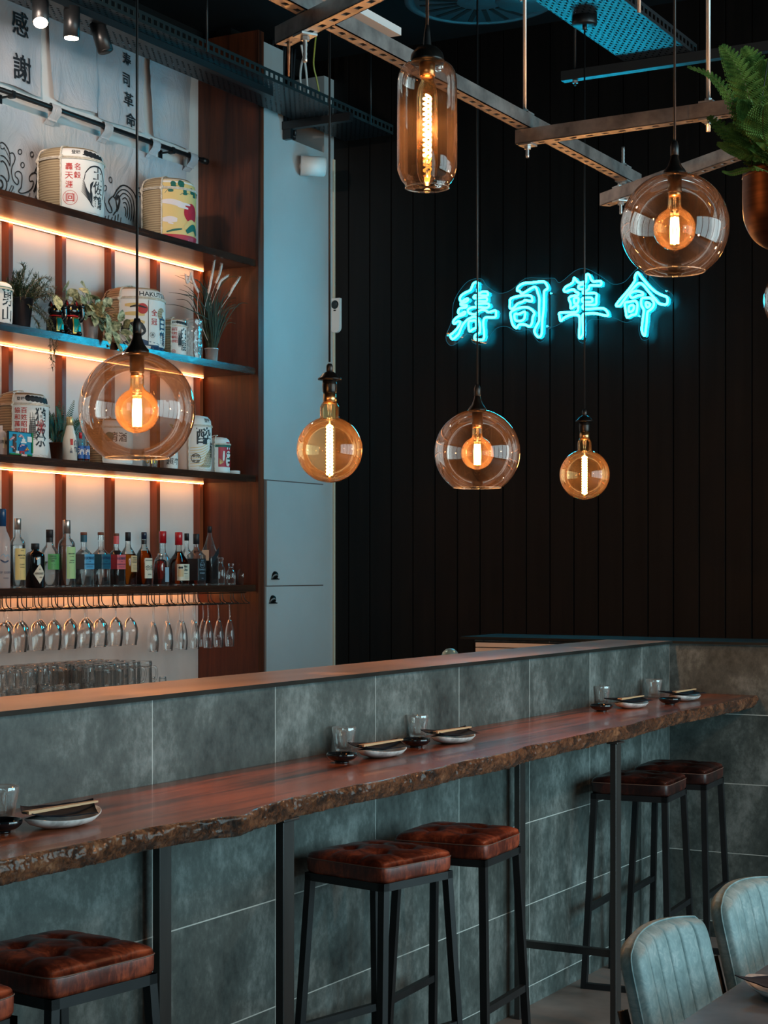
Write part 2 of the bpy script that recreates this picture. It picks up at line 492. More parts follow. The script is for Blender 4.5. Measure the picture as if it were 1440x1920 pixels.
M_seat = leather('oxblood_leather', (0.018,0.004,0.003), (0.115,0.018,0.008), (0.40,0.070,0.024))  # oxblood leather, lightest red raised to imitate orange highlights
M_seatblack = leather('black_leather', (0.004,0.002,0.002), (0.018,0.004,0.003), (0.08,0.013,0.006))  # black leather, red tinge imitates warm light on the seat
M_chair = leather('teal_grey_leather', (0.10,0.175,0.19), (0.18,0.285,0.30), (0.34,0.43,0.445), 1.0, (0.45,0.65))
M_chairtable = noisy('slate_table_top', (0.05,0.055,0.065), (0.14,0.155,0.175), 7, 0.38, (1,1,1), 0.05, 60, detail=8)

# ================================================================== SETTING
mb = MB(); mb.ab(-4.5, -4.5, -0.05, 9.2, 6.0, 0.0); floor = struct(mb.build('floor', M_floor))
mb = MB(); mb.ab(-4.5, -4.5, 4.6, 9.2, 6.0, 4.65); struct(mb.build('ceiling', M_ceiling))

# black stained plank wall at the end of the room: planks 143 mm with V grooves between them
def plank_wall_material():
    m, nt, b = newmat('black_stained_planks')
    tc = nt.nodes.new('ShaderNodeTexCoord'); sp = nt.nodes.new('ShaderNodeSeparateXYZ')
    nt.links.new(tc.outputs['Object'], sp.inputs[0])
    k = mth(nt, 'FLOOR', mth(nt, 'DIVIDE', sp.outputs['Y'], 0.1425))
    cmb = nt.nodes.new('ShaderNodeCombineXYZ'); nt.links.new(mth(nt, 'MULTIPLY', k, 3.7), cmb.inputs[2])
    va = nt.nodes.new('ShaderNodeVectorMath'); va.operation = 'ADD'
    nt.links.new(coords(nt, (1,1,0.05)), va.inputs[0]); nt.links.new(cmb.outputs[0], va.inputs[1])
    n1 = noise(nt, va.outputs[0], 14, 6, 0.6, 1.0)
    va2 = nt.nodes.new('ShaderNodeVectorMath'); va2.operation = 'ADD'
    nt.links.new(coords(nt, (1,1,0.5)), va2.inputs[0]); nt.links.new(cmb.outputs[0], va2.inputs[1])
    vo = nt.nodes.new('ShaderNodeTexVoronoi'); vo.inputs['Scale'].default_value = 2.6
    nt.links.new(va2.outputs[0], vo.inputs['Vector'])
    col = ramp(nt, n1, [(0.3, (0.0013,0.0010,0.0009)), (0.7, (0.0055,0.0040,0.0033))])
    col = mixc(nt, 1.0, col, ramp(nt, vo.outputs['Distance'], [(0.05,(0.2,)*3),(0.16,(1,1,1))]), 'MULTIPLY')
    nt.links.new(col, b.inputs['Base Color']); setb(b, None, 0.5, spec=0.22)
    bump(nt, b, n1, 0.25, 0.003)
    return m
M_plank = plank_wall_material()
mb = MB()
y = 5.30; PW = 0.1425
ys = [5.30]; ky = 5.30 - 0.10
while ky > -4.4: ys.append(ky); ky -= PW
ys.append(-4.45)
for a_, b_ in zip(ys[:-1], ys[1:]):
    g = 0.004
    mb.add([(8.9, a_-g, 0), (8.9, b_+g, 0), (8.9, b_+g, 4.6), (8.9, a_-g, 4.6),
            (8.912, a_, 0), (8.912, a_, 4.6), (8.912, b_, 0), (8.912, b_, 4.6)],
           [(0,3,2,1), (4,5,3,0), (1,2,7,6)])
mb.ab(8.913, -4.45, 0, 9.0, 5.8, 4.6)
struct(mb.build('wall_back', M_plank))

# white painted wall beside the shelving, with the tall cable recess above the tray
mb = MB()
mb.ab(8.12, 5.30, 0, 8.9, 5.60, 4.02)
mb.ab(8.12, 5.30, 4.02, 8.345, 5.60, 4.50)
mb.ab(8.79, 5.30, 4.02, 8.9, 5.60, 4.47)
struct(mb.build('wall_left', M_wallpaint))
mb = MB(); mb.ab(8.345, 5.55, 4.02, 8.79, 5.60, 4.6); mb.ab(8.12, 5.50, 4.50, 8.9, 5.60, 4.6)
struct(mb.build('trim_1', M_blackmatt))
mb = MB(); mb.ab(8.885, 5.290, 0, 8.9, 5.2995, 4.0)
struct(mb.build('trim_2', plain('cream_corner_bead', (0.62,0.55,0.42), 0.5)))
# wall behind the shelving: white boarding, stone splash below
mb = MB(); mb.ab(4.2, 5.68, 1.47, 8.12, 5.8, 4.34)
struct(mb.build('wall_shelving', M_white))
mb = MB(); mb.ab(4.2, 5.69, 4.34, 8.12, 5.8, 4.6)
struct(mb.build('trim_3', M_blackmatt))
mb = MB(); mb.ab(4.2, 5.68, 0, 8.06, 5.8, 1.469)
struct(mb.build('wall_splashback', M_plaster))
# street side: piers and mullions between the windows that give the daylight
mb = MB()
mb.ab(-4.4, -3.7, 0, 9.1, -3.5, 0.30); mb.ab(-4.4, -3.7, 3.6, 9.1, -3.5, 4.6)
for k in range(6):
    x = 2.21 + k * 1.38
    mb.ab(x-0.065, -3.7, 0.30, x+0.065, -3.5, 3.6)
mb.ab(-4.4, -3.7, 0.30, 2.2, -3.5, 3.6)
struct(mb.build('wall_front', plain('dark_pier_paint', (0.03,0.032,0.035), 0.6)))
mb = MB()
mb.ab(-3.7, -3.5, 0, -3.5, 5.8, 1.0); mb.ab(-3.7, -3.5, 3.2, -3.5, 5.8, 4.6)
for a_, b_ in ((-3.5,-2.2),(-1.0,-0.6),(0.6,5.8)): mb.ab(-3.7, a_, 1.0, -3.5, b_, 3.2)
struct(mb.build('wall_right', plain('dark_pier_paint', (0.03,0.032,0.035), 0.6)))

# ================================================================== BAR
bar = thing('bar_counter', 'long bar counter wall clad in dark grey stone tiles with pale grout', 'bar counter', (0,0,0))
mb = MB(); mb.ab(1.2, 2.67, 0, 7.359, 2.93, 1.2695); mb.build('tiled_wall', M_tileX, bar)
mb = MB()
X0, X1, Y0, Y1, Z0, Z1 = 1.2, 7.72, 2.642, 2.95, 1.270, 1.2815
mb.add([(X0,Y0,Z0),(7.33,Y0,Z0),(7.33,Y1,Z0),(X0,Y1,Z0),(X0,Y0+0.002,Z1),(7.33,Y0+0.002,Z1),(7.33,Y1,Z1),(X0,Y1,Z1)],
       [(4,5,6,7)], 0)
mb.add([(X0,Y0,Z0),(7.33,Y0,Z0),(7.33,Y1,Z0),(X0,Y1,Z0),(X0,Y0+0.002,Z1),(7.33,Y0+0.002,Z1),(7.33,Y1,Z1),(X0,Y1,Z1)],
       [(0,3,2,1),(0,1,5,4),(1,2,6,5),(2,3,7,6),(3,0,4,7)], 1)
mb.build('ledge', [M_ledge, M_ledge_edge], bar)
par = thing('tiled_partition', 'dark tiled half-height partition closing the far end of the bar', 'partition', (0,0,0))
mb = MB(); mb.ab(7.36, 0.6, 0, 7.68, 3.62, 1.2695); mb.build('tiled_wall', M_tileY, par)
mb = MB(); mb.ab(7.331, 0.6, 1.270, 7.72, 3.68, 1.2815, 0); mb.build('ledge', [M_ledge_edge], par)
# cream drawer front on the bar side of the partition
dr = thing('drawer_unit', 'cream drawer unit tucked under the ledge behind the bar', 'cabinet', (7.352, 3.28, 0))
mb = MB(); mb.ab(-0.03, -0.29, 0.1, 0.006, 0.33, 1.26); mb.build('body', M_blackmatt, dr)
for za, zb in ((1.10, 1.232), (0.85, 1.09)):
    mb = MB(); mb.ab(-0.045, -0.285, za, -0.031, 0.31, zb); d = mb.build('drawer', M_bamboo, dr)
    mb = MB(); mb.ball((-0.052, 0.0, zb-0.05), 0.011, 10); mb.build('knob', M_blackmatt, d)
mb = MB(); mb.ab(-0.045, -0.285, 1.236, -0.031, 0.31, 1.256); mb.build('rail', M_bamboo, dr)
# inner worktop of the bar, back counter
mb = MB(); mb.ab(1.2, 2.931, 0.0, 7.30, 3.5, 0.90)
tag(mb.build('work_counter', plain('stainless_counter', (0.4,0.4,0.4), 0.35, 1.0)), 'steel work counter behind the tiled bar wall', 'counter')
mb = MB(); mb.ab(4.2, 5.05, 0, 8.04, 5.672, 0.88)
tag(mb.build('back_counter', M_plaster), 'stone back counter below the bottle shelves', 'counter')
cn = thing('canister', 'round topped canister just showing over the bar ledge', 'canister', on_t(844, 1222, 6.95)[:2] + (0.90,))
mb = MB(); mb.lathe([(0.034,0),(0.036,0.01),(0.036,0.33)], 24); mb.build('body', plain('peach_tin', (0.6,0.36,0.25), 0.35), cn)
mb = MB(); mb.lathe([(0.037,0.325),(0.037,0.345),(0.030,0.368),(0.016,0.380),(0.0,0.384)], 24); mb.build('lid', plain('blue_tin', (0.25,0.45,0.5), 0.3, 0.6), cn)

# ------------------------------------------------------------------ live edge table
random.seed(4)
edge_px = [(0,1613),(72,1598),(144,1584),(202,1571),(253,1557),(325,1544),(397,1535),(462,1527),(484,1515),(520,1504),(550,1496),
 (613,1483),(680,1470),(747,1457),(813,1442),(880,1425),(920,1418),(960,1410),(990,1399),(1050,1387),(1095,1377),(1140,1366),(1185,1359),
 (1200,1353),(1237,1344),(1275,1334),(1331,1323),(1387,1312),(1432,1304)]
ZT = 1.055
ev = [Vector(on_z(px, py, ZT)) for px, py in edge_px]
ev = [Vector((1.9, ev[0].y - 0.02, ZT)), Vector((2.25, ev[0].y + 0.01, ZT))] + ev
ev = [e for e in ev if e.x < 7.2] + [Vector((7.355, 2.27, ZT))]
def edgeY(x):
    for a_, b_ in zip(ev[:-1], ev[1:]):
        if x <= b_.x or b_ is ev[-1]:
            t = (x - a_.x) / (b_.x - a_.x); t = min(max(t, 0), 1)
            t = t*t*(3-2*t)*0.5 + t*0.5
            return a_.y + (b_.y - a_.y) * t
from mathutils import noise as mn
table = thing('bar_table', 'long reddish live-edge timber slab table fixed along the tiled bar wall', 'table', (0,0,0))
mb = MB(); NX = 1500; ROW = 9
vs = []; fs = []; ms = []
for i in range(NX + 1):
    x = 1.9 + (7.355 - 1.9) * i / NX
    ye = edgeY(x) + 0.006 * mn.noise(Vector((x*6, 0, 0))) + 0.003 * mn.noise(Vector((x*25, 3, 0)))
    th = 0.050 + 0.004 * mn.noise(Vector((x*3, 9, 0)))
    vs.append((x, 2.668, ZT)); vs.append((x, ye + 0.004, ZT)) 
    for r in range(ROW):
        s_ = (r + 0.5) / ROW
        bulge = -0.005 * sin(pi * min(1, s_*1.15)) + 0.014 * s_*s_
        ns = 0.0050 * mn.noise(Vector((x*9, s_*3.0, 1.3))) + 0.0065 * mn.noise(Vector((x*38 + s_*4, s_*5, 5.1))) + 0.0045 * mn.noise(Vector((x*110, s_*14, 8)))
        vs.append((x, ye + bulge + ns, ZT - 0.002 - (th-0.002) * (r + 0.0) / (ROW-1)))
    vs.append((x, ye + 0.035, ZT - th)); vs.append((x, 2.668, ZT - th))
W = ROW + 4
for i in range(NX):
    for k in range(W - 1):
        fs.append((i*W+k, i*W+k+1, (i+1)*W+k+1, (i+1)*W+k)); ms.append(0 if k == 0 else 2 if k >= W-2 else 1)
fs.append(tuple(range(W))[::-1]); ms.append(0); fs.append(tuple(NX*W + k for k in range(W))); ms.append(0)
mb.v = vs; mb.f = fs; mb.m = ms; mb.s = [k == 1 for k in ms]
def bark():
    m, nt, b = newmat('live_edge_bark')
    v = coords(nt, (1.0, 1.6, 1.6)); n1 = noise(nt, v, 9, 8, 0.7, 0.8); n2 = noise(nt, coords(nt, (1,1,0.5)), 55, 9, 0.78, 1.6)
    f = mth(nt, 'ADD', mth(nt, 'MULTIPLY', n1, 0.5), mth(nt, 'MULTIPLY', n2, 0.5))
    nt.links.new(ramp(nt, f, [(0.38,(0.010,0.008,0.007)),(0.46,(0.065,0.026,0.014)),(0.53,(0.24,0.080,0.030)),(0.62,(0.50,0.22,0.10))]), b.inputs['Base Color'])
    nt.links.new(ramp(nt, n1, [(0.35,(0.12,)*3),(0.65,(0.42,)*3)]), b.inputs['Roughness'])
    bump(nt, b, n2, 1.0, 0.014); setb(b, None, None, coat=0.35, cr=0.15)
    return m
mb.build('tabletop', [M_tabletop, bark(), wood('slab_underside_bounce', (0.20,0.07,0.03), (0.45,0.18,0.08), 'X', 5, 0.6, False)], table)  # underside coloured lighter orange so it reflects warmth onto the seats
for lx in (3.57, 5.70):
    for ly, dy in ((2.262, 0.022), (2.625, 0.022)):
        mb = MB(); mb.ab(lx-0.025, ly-dy/2, 0, lx+0.025, ly+dy/2, ZT-0.056)
        mb.ab(lx-0.035, ly-0.02, ZT-0.061, lx+0.035, ly+0.02, ZT-0.054)
        o = mb.build('leg', M_steel, table)
        bv = o.modifiers.new('bevel', 'BEVEL'); bv.width = 0.002; bv.segments = 2; bv.limit_method = 'ANGLE'
    mb = MB(); mb.ab(lx-0.0125, 2.274, 0.255, lx+0.0125, 2.613, 0.28); mb.build('stretcher', M_steel, table)

# ------------------------------------------------------------------ stools
def stool_seat(mat, W=0.303, D=0.303):
    N = 44; vs = []; fs = []
    tufts = [(-0.36,-0.36),(0.36,-0.36),(-0.36,0.36),(0.36,0.36)]
    def h(u, v):
        e = (max(0, 1 - abs(u)**7) * max(0, 1 - abs(v)**7)) ** 0.33
        z = 0.018 + 0.020 * e + 0.009 * cos(u*pi/2) * cos(v*pi/2)
        for a_, b_ in tufts:
            d2 = (u-a_)**2 + (v-b_)**2
            z -= 0.021 * math.exp(-d2 / 0.010) + 0.008 * math.exp(-d2/0.05)
        for a_ in (-0.36, 0.36):     # pulled creases between the buttons
            z -= 0.0035 * math.exp(-(u-a_)**2/0.0012) * (1 if abs(v) > 0.36 else 0.55)
            z -= 0.0035 * math.exp(-(v-a_)**2/0.0012) * (1 if abs(u) > 0.36 else 0.55)
        z += 0.0022 * mn.noise(Vector((u*4, v*4, 0.3))) * e
        return z
    def xy(u, v):
        k = 1 - 0.030 * (abs(u)**8) * (abs(v)**8) * 2
        sq = lambda t: (1 if t > 0 else -1) * (abs(t) ** 0.9)
        return (u * W/2 * k, v * D/2 * k)
    us = [ (2*i/N - 1) for i in range(N+1)]
    us = [ (1 if t > 0 else -1) * (1 - (1-abs(t))**1.25) if t != 0 else 0 for t in us]
    for i in range(N+1):
        for j in range(N+1):
            x, y = xy(us[i], us[j]); vs.append((x, y, h(us[i], us[j])))
    for i in range(N):
        for j in range(N):
            fs.append((i*(N+1)+j, (i+1)*(N+1)+j, (i+1)*(N+1)+j+1, i*(N+1)+j+1))
    per = [(i, 0) for i in range(N)] + [(N, j) for j in range(N)] + [(i, N) for i in range(N, 0, -1)] + [(0, j) for j in range(N, 0, -1)]
    mb = MB(); mb.add(vs, fs, 0, True)
    base = len(mb.v); P = len(per)
    rows = [(1.0, 0.0195), (1.012, 0.012), (1.012, 0.0), (1.008, -0.018), (0.985, -0.026), (0.90, -0.026)]
    for s_, z in rows:
        for i, j in per:
            x, y = xy(us[i], us[j]); mb.v.append((x*s_, y*s_, z + 0.0015*mn.noise(Vector((x*30, y*30, z*20)))))
    idx = [i*(N+1)+j for i, j in per]
    prev = idx
    for r in range(len(rows)):
        cur = [base + r*P + k for k in range(P)]
        for k in range(P):
            k2 = (k+1) % P
            mb.f.append((prev[k], cur[k], cur[k2], prev[k2])); mb.m.append(0); mb.s.append(True)
        prev = cur
    mb.f.append(tuple(prev)[::-1]); mb.m.append(0); mb.s.append(False)
    return mb, xy, us, per
def stool(label, loc, rz, mat):
    t = thing('bar_stool', label, 'stool', loc, rz, 'tall bar stools along the live-edge table')
    mb, xy, us, per = stool_seat(mat)
    for v in range(len(mb.v)): mb.v[v] = (mb.v[v][0], mb.v[v][1], mb.v[v][2] + 0.766)
    mb.build('seat', mat, t)
    seam = [(xy(us[i], us[j])[0]*1.014, xy(us[i], us[j])[1]*1.014, 0.766 + 0.0155) for i, j in per]
    m2 = MB(); m2.tube(seam, 0.0016, 5, closed=True)
    m2.build('seam', plain('thread', (0.16,0.09,0.07), 0.5) if 'thread' not in bpy.data.materials else bpy.data.materials['thread'], t)
    hw, hd = 0.138, 0.138; bw, bd = 0.182, 0.165; q = 0.011
    m3 = MB()
    for a_, b_, c_, d_ in ((-hw,-hd,hw,-hd),(hw,-hd,hw,hd),(hw,hd,-hw,hd),(-hw,hd,-hw,-hd)):
        cx, cy = (a_+c_)/2, (b_+d_)/2
        m3.box(cx, cy, 0.728, abs(c_-a_)+0.022 if a_ != c_ else 0.022, abs(d_-b_)+0.022 if b_ != d_ else 0.022, 0.022)
    m3.build('seat_frame', M_stoolsteel, t)
    for sx in (-1, 1):
        for sy in (-1, 1):
            m4 = MB(); vs = []
            for (cx, cy, z) in ((sx*bw, sy*bd, 0.0), (sx*hw, sy*hd, 0.718)):
                for dx, dy in ((-q,-q),(q,-q),(q,q),(-q,q)): vs.append((cx+dx, cy+dy, z))
            m4.add(vs, [(0,3,2,1),(4,5,6,7),(0,1,5,4),(1,2,6,5),(2,3,7,6),(3,0,4,7)])
            m4.build('leg', M_stoolsteel, t)
    def at(z): k = z/0.718; return bw+(hw-bw)*k, bd+(hd-bd)*k
    w3, d3 = at(0.30)
    for sy in (-1, 1):
        m5 = MB(); m5.box(0, sy*d3, 0.30, 2*w3-0.02, 0.018, 0.022); m5.build('footrest', M_stoolsteel, t)
    for sx in (-1, 1):
        m5 = MB(); m5.box(sx*bw, 0, 0.011, 0.022, 2*bd-0.02, 0.022); m5.build('floor_bar', M_stoolsteel, t)
    return t
stool('tufted dark red leather bar stool cut off by the left edge of the frame', (2.463, 2.412, 0), 0, M_seat)
stool('tufted red-brown leather bar stool at the lower left, second from the left', (2.905, 2.410, 0), radians(-8), M_seat)
stool('tufted red-brown leather bar stool nearest the steel table leg, in front of its pair', (4.358, 2.446, 0), radians(-12), M_seat)
stool('tufted red-brown leather bar stool set just behind the middle one', (4.805, 2.420, 0), radians(4), M_seat)
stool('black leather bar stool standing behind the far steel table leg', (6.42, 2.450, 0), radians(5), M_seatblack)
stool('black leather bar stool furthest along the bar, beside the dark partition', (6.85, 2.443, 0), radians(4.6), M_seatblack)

# ================================================================== SHELVING
SY0, SY1 = 5.30, 5.68
shelf_z = [3.283, 2.692, 2.105, 1.507]
unit = thing('back_bar_shelving', 'tall stained wood shelving behind the bar with warm lit bays', 'shelving', (0,0,0))
mb = MB(); mb.ab(8.061, SY0-0.02, 0, 8.115, 5.679, 4.54); mb.build('side_panel', M_sidewood, unit)
for i, z in enumerate(shelf_z):
    mb = MB(); mb.ab(4.3, SY0+0.004, z-0.033, 8.060, SY1-0.001, z, 0); mb.ab(4.3, SY0-0.004, z-0.035, 8.060, SY0+0.004, z+0.001, 1)
    mb.build('shelf', [M_shelfwood, M_shelfedge], unit)
slx = [6.07, 6.457, 6.85, 7.24, 7.63, 8.03]
for i, z in enumerate(shelf_z[:3]):
    for x in slx:
        mb = MB(); mb.ab(x-0.015, 5.635, shelf_z[i+1]+0.001, x+0.015, 5.679, z-0.034); mb.build('upright', M_slatwood, unit)
for i, z in enumerate(shelf_z):
    mb = MB(); mb.ab(4.3, 5.622, z-0.0405, 8.03, 5.630, z-0.0365); mb.build('led_strip', M_led, unit)

# cupboard doors in the white wall
def wall_quad_door(x0, x1, z0, z1, parent):
    m_ = MB(); m_.ab(x0, 5.284, z0, x1, 5.2985, z1); return m_.build('door', M_wallpaint, parent)
cup = thing('wall_cupboard', 'tall flush white cupboard with two doors and dark cup pulls', 'cupboard', (0,0,0))
xa, xb = on_y(499, 1000, 5.29)[0], on_y(607, 1000, 5.29)[0]
zt, zm = on_y(499, 901, 5.29)[2], on_y(499, 1099, 5.29)[2]
mb = MB(); mb.ab(xa-0.012, 5.2945, 0.1, xb+0.003, 5.2995, zt+0.007); mb.build('gap_shade_sheet', plain('shadow_gap_grey', (0.10,0.07,0.06), 0.7), cup)  # dark sheet behind the doors, shade of the gap put into its colour
d1 = wall_quad_door(xa, xb, zm+0.003, zt, cup); d2 = wall_quad_door(xa-0.006, xb, 0.12, zm-0.003, cup)
for d, px, py in ((d1, 516, 1080), (d2, 512, 1125)):
    p = on_y(px, py, 5.28)
    m_ = MB(); vs = []; fs = []; n = 14
    for i in range(8):
        ph = (pi/2) * i / 7
        for k in range(n+1):
            a = pi * k / n
            vs.append((p[0] + 0.032*cos(a)*cos(ph*0.98), 5.284 - 0.024*sin(ph) * (0.35+0.65*sin(a)), p[2]-0.015 + 0.042*sin(a)*cos(ph*0.8)))
    for i in range(7):
        for k in range(n): fs.append((i*(n+1)+k, i*(n+1)+k+1, (i+1)*(n+1)+k+1, (i+1)*(n+1)+k))
    m_.add(vs, fs, 0, True); m_.box(p[0], 5.279, p[2]-0.017, 0.074, 0.008, 0.006)
    m_.build('cup_handle', plain('bronze_black', (0.03,0.03,0.03), 0.25, 0.8), d)
# sounder-like white cylinder and slim sensor
p = on_y(566, 314, 5.30)
wl = thing('wall_light', 'white cylindrical spotlight fixed to the pale wall', 'light', (p[0], 5.298, p[2]), radians(0))
mb = MB(); mb.tube([(0,0,0),(0,-0.02,0)], 0.03, 16); mb.build('mount', M_ivory, wl)
dv = Vector((0.62, -0.78, -0.02)).normalized()
mb = MB(); c0 = Vector((-0.01,-0.055,0)); mb.tube([c0 - dv*0.05, c0 + dv*0.085], 0.056, 28); mb.build('barrel', M_ivory, wl)
mb = MB(); mb.tube([c0 + dv*0.0855, c0 + dv*0.092], [0.056, 0.048], 28); mb.build('front_ring', M_white, wl)
p = on_x(632, 592, 8.90)
sn = thing('motion_sensor', 'slim white motion sensor with black lens on the plank wall corner', 'sensor', (8.898, p[1], p[2]))
mb = MB()
prof = [(-0.105+0.032*(1-cos(a)), 0.032*sin(a)) for a in [pi/2*k/8 for k in range(9)]]
out = [(-0.032, 0.10), (0.032, 0.10)] + [(0.032*cos(a), -0.07-0.032*sin(a)) for a in [pi*k/12 for k in range(13)]]
vs = [(-0.024, y, z) for y, z in out] + [(0, y, z) for y, z in out]; n = len(out)
mb.add(vs, [tuple(range(n)), tuple(range(n, 2*n))[::-1]] + [(i, (i+1)%n, n+(i+1)%n, n+i) for i in range(n)])
mb.build('body', M_ivory, sn)
mb = MB(); mb.ball((-0.023, 0, 0.062), 0.026, 16, sx=0.25); mb.build('lens', M_bowl, sn)
mb = MB(); mb.box(-0.025, 0, 0.028, 0.004, 0.014, 0.007); mb.build('led_window', M_black, sn)

# ================================================================== NOREN BANNERS
CY = 5.655
def ripple(x, z, seed):
    return 0.010*sin(x*19 + seed) * (0.5+0.5*sin(z*5+seed)) + 0.013*mn.noise(Vector((x*5, z*3.2, seed))) + 0.006*mn.noise(Vector((x*2+z*9, z*7, seed+4)))
def cloth_grid(x0, x1, z0, z1, seed, y0=None, skew=0.0, nx=40, nz=60):
    y0 = CY if y0 is None else y0
    vs = []; fs = []
    for j in range(nz+1):
        z = z0 + (z1-z0)*j/nz
        for i in range(nx+1):
            f = i/nx
            xx = x0 + (x1-x0)*f
            # hems drift a little sideways towards the bottom
            xx += skew * (1 - j/nz)**1.6 * (1 - f) + 0.010*sin(z*6+seed)*(1-j/nz)*(1 if f > 0.5 else 0.6)
            vs.append((xx, y0 + ripple(xx, z, seed), z + 0.004*sin(xx*14+seed)*(1-j/nz)))
    for j in range(nz):
        for i in range(nx): fs.append((j*(nx+1)+i, j*(nx+1)+i+1, (j+1)*(nx+1)+i+1, (j+1)*(nx+1)+i))
    return vs, fs
def flat_text(mb, txt, cx, cz, h, seed, mat=1, w=None, y0=None):
    vs, fs = fit_glyphs(txt, w=w, h=h)
    y0 = CY if y0 is None else y0
    mb.add([(cx+x, y0 + ripple(cx+x, cz+y, seed) - 0.006, cz+y) for x, y in vs], fs, mat)
def px_text(mb, txt, px, py, hpx, seed, wpx=None):
    p = on_y(px, py, CY); t = CY / ray(px, py)[1]
    h = hpx*t/3300
    w = None
    if wpx: w = on_y(px+wpx/2, py, CY)[0] - on_y(px-wpx/2, py, CY)[0]
    flat_text(mb, txt, p[0], p[2], h, seed, 1, w)
xs = [(6.29,6.715,0.0),(6.755,7.125,0.03),(7.140,7.535,0.0),(7.565,7.955,0.045)]
def bottom_z(x): return on_y(0, 0, CY)[2]*0 + 3.905
names = [('pale linen noren panel lettered with two large black characters', 'banner'),
         ('blank pale blue linen noren panel behind the lit spotlights', 'banner'),
         ('linen noren panel with a column of four small black characters', 'banner'),
         ('blank pale blue noren panel beside the wooden side panel', 'banner')]
for k, (a_, b_, sk) in enumerate(xs):
    mb = MB(); vs, fs = cloth_grid(a_, b_, 3.905 + (0.0 if k != 1 else 0.01), 4.335, k*2.1, None, sk)
    mb.add(vs, fs, 0, True)
    mb.tube([(a_, CY-0.004, 4.33), (b_, CY-0.004, 4.33)], 0.012, 8)
    if k == 0:
        BOLD[0] = 0.012; px_text(mb, '感', 37, 45, 48, 0, 34); px_text(mb, '謝', 38, 129, 50, 0, 36)
    if k == 2:
        BOLD[0] = 0.016
        for ch, px, py, hp, wp in (('寿',237,112,26,20),('司',236,150,24,16),('革',241,187,26,20),('命',245,225,26,20)):
            px_text(mb, ch, px, py, hp, k*2.1, wp)
    tag(mb.build('noren_panel', [M_cloth, M_ink]), names[k][0], 'banner', 'noren panels above the top shelf')
BOLD[0] = 0.012
# lower banner with tab loops and printed waves
SEED = 11.0; LY = 5.645
lb = thing('wave_banner', 'long linen banner printed with black waves hanging behind the barrels', 'banner', (0,0,0))
mb = MB(); vs, fs = cloth_grid(5.6, 7.905, 3.287, 3.80, SEED, LY, 0, 200, 40)
mb.add(vs, fs, 0, True)
def wave_line(pts, wd=0.006, closed=False):
    P = catmull([Vector((*on_y(px, py, LY)[::2], 0)) for px, py in pts], 4, closed)
    N = len(P); vs = []; fs = []
    for i, p in enumerate(P):
        d = (P[(i+1) % N] - P[i-1]) if closed else (P[min(i+1, N-1)] - P[max(i-1, 0)])
        d = Vector((d.x, d.y)).normalized() if d.length > 0 else Vector((1, 0))
        nx_, nz_ = -d.y*wd/2, d.x*wd/2
        for s_ in (1, -1):
            x, z = p.x + s_*nx_, p.y + s_*nz_
            z = max(z, 3.288)
            vs.append((x, LY + ripple(x, z, SEED) - 0.004, z))
    for i in range(N if closed else N-1):
        j = (i+1) % N; fs.append((2*i, 2*i+1, 2*j+1, 2*j))
    mb.add(vs, fs, 1)
def circ(cx, cy, rx, ry): return [(cx+rx*cos(a), cy+ry*sin(a)) for a in [2*pi*k/8 for k in range(8)]]
for c in ((35,285,3.2,4.6),(56.5,290,3,4.8),(39,310,3,5),(206,337.5,2.8,5.5),(195.5,353,2.4,5.2)): wave_line(circ(*c), 0.005, True)
for pts, w in (
 ([(0,269),(4,267),(10,272),(15,281),(17.5,292),(17.5,310)], .006), ([(1,272),(2,278),(6,279),(8,276)], .004), ([(8,278),(13,288),(17,298)], .003),
 ([(0,292),(6,293),(13,301),(17.5,312)], .006), ([(0,304),(4,302),(10,309),(15,322),(17,334),(15,341)], .007),
 ([(0,329),(6,331),(13,340),(13.5,350),(10,361)], .007), ([(0,337),(5,342),(5.5,350),(0,354)], .010),
 ([(17.5,288),(23,287),(26.5,295),(25,304),(21,313),(21,325),(25,338),(32,346),(34,341),(32,335),(28,331),(27,325),(31,321.5),(36,324),(39,333),(39,352)], .0055),
 ([(39,352),(35,359),(41,362.5),(51,359),(57,352),(58.5,343),(57,340),(52,340),(51,332),(55,326),(61,325),(64,330),(63.5,345),(60,359)], .006),
 ([(59,326),(64,315),(73,305)], .006), ([(65,330),(69,320),(73,317)], .010), ([(68,329),(66,342),(63,355),(60,360)], .013),
 ([(23,347),(20,355),(16,362)], .004), ([(25,348),(26,352),(20,364)], .004), ([(28,359),(26,367)], .003), ([(54,362),(51,373)], .004), ([(64,367),(63,376)], .004), ([(67,367),(67,377)], .005), ([(39,366),(40,371)], .003), ([(58,370),(57,375)], .003),
 # big right wave, concentric arcs
 ([(205,374),(210,369),(216,376),(217,393),(213,399),(210,404)], .006), ([(206,372),(203,378),(205,385),(207,391),(208,397)], .007),
 ([(211,369),(217,357),(226,349),(236,348),(246,354),(253,364),(257,378)], .008),
 ([(214,372),(219,362),(227,356),(237,357),(246,366),(251,380),(253,398),(250,416)], .006),
 ([(222,370),(229,363),(237,365),(244,374),(248,388),(248,402),(245,414)], .006),
 ([(228,374),(234,371),(240,378),(244,390),(243,404),(240,412)], .006), ([(230,381),(235,380),(239,388),(239,400),(236,409)], .006),
 ([(232,388),(235,391),(235,400),(233,406)], .006), ([(217,375),(220,368),(223,377),(220,388),(216,396)], .013),
 ([(191,360),(194,366),(196,374),(194,381),(191,377)], .005),([(196,380),(199,392),(204,399),(208,398)], .005),
 ([(198,405),(196,415)], .004),([(203,404),(202,412)], .004),([(209,407),(206,418)], .004),([(214,404),(213,416)], .005),([(219,402),(218,414)], .005),([(224,408),(223,418)], .004),([(257,354),(262,352)], .005),([(258,361),(263,361)], .005),([(260,368),(264,369)], .004)):
    wave_line(pts, w)
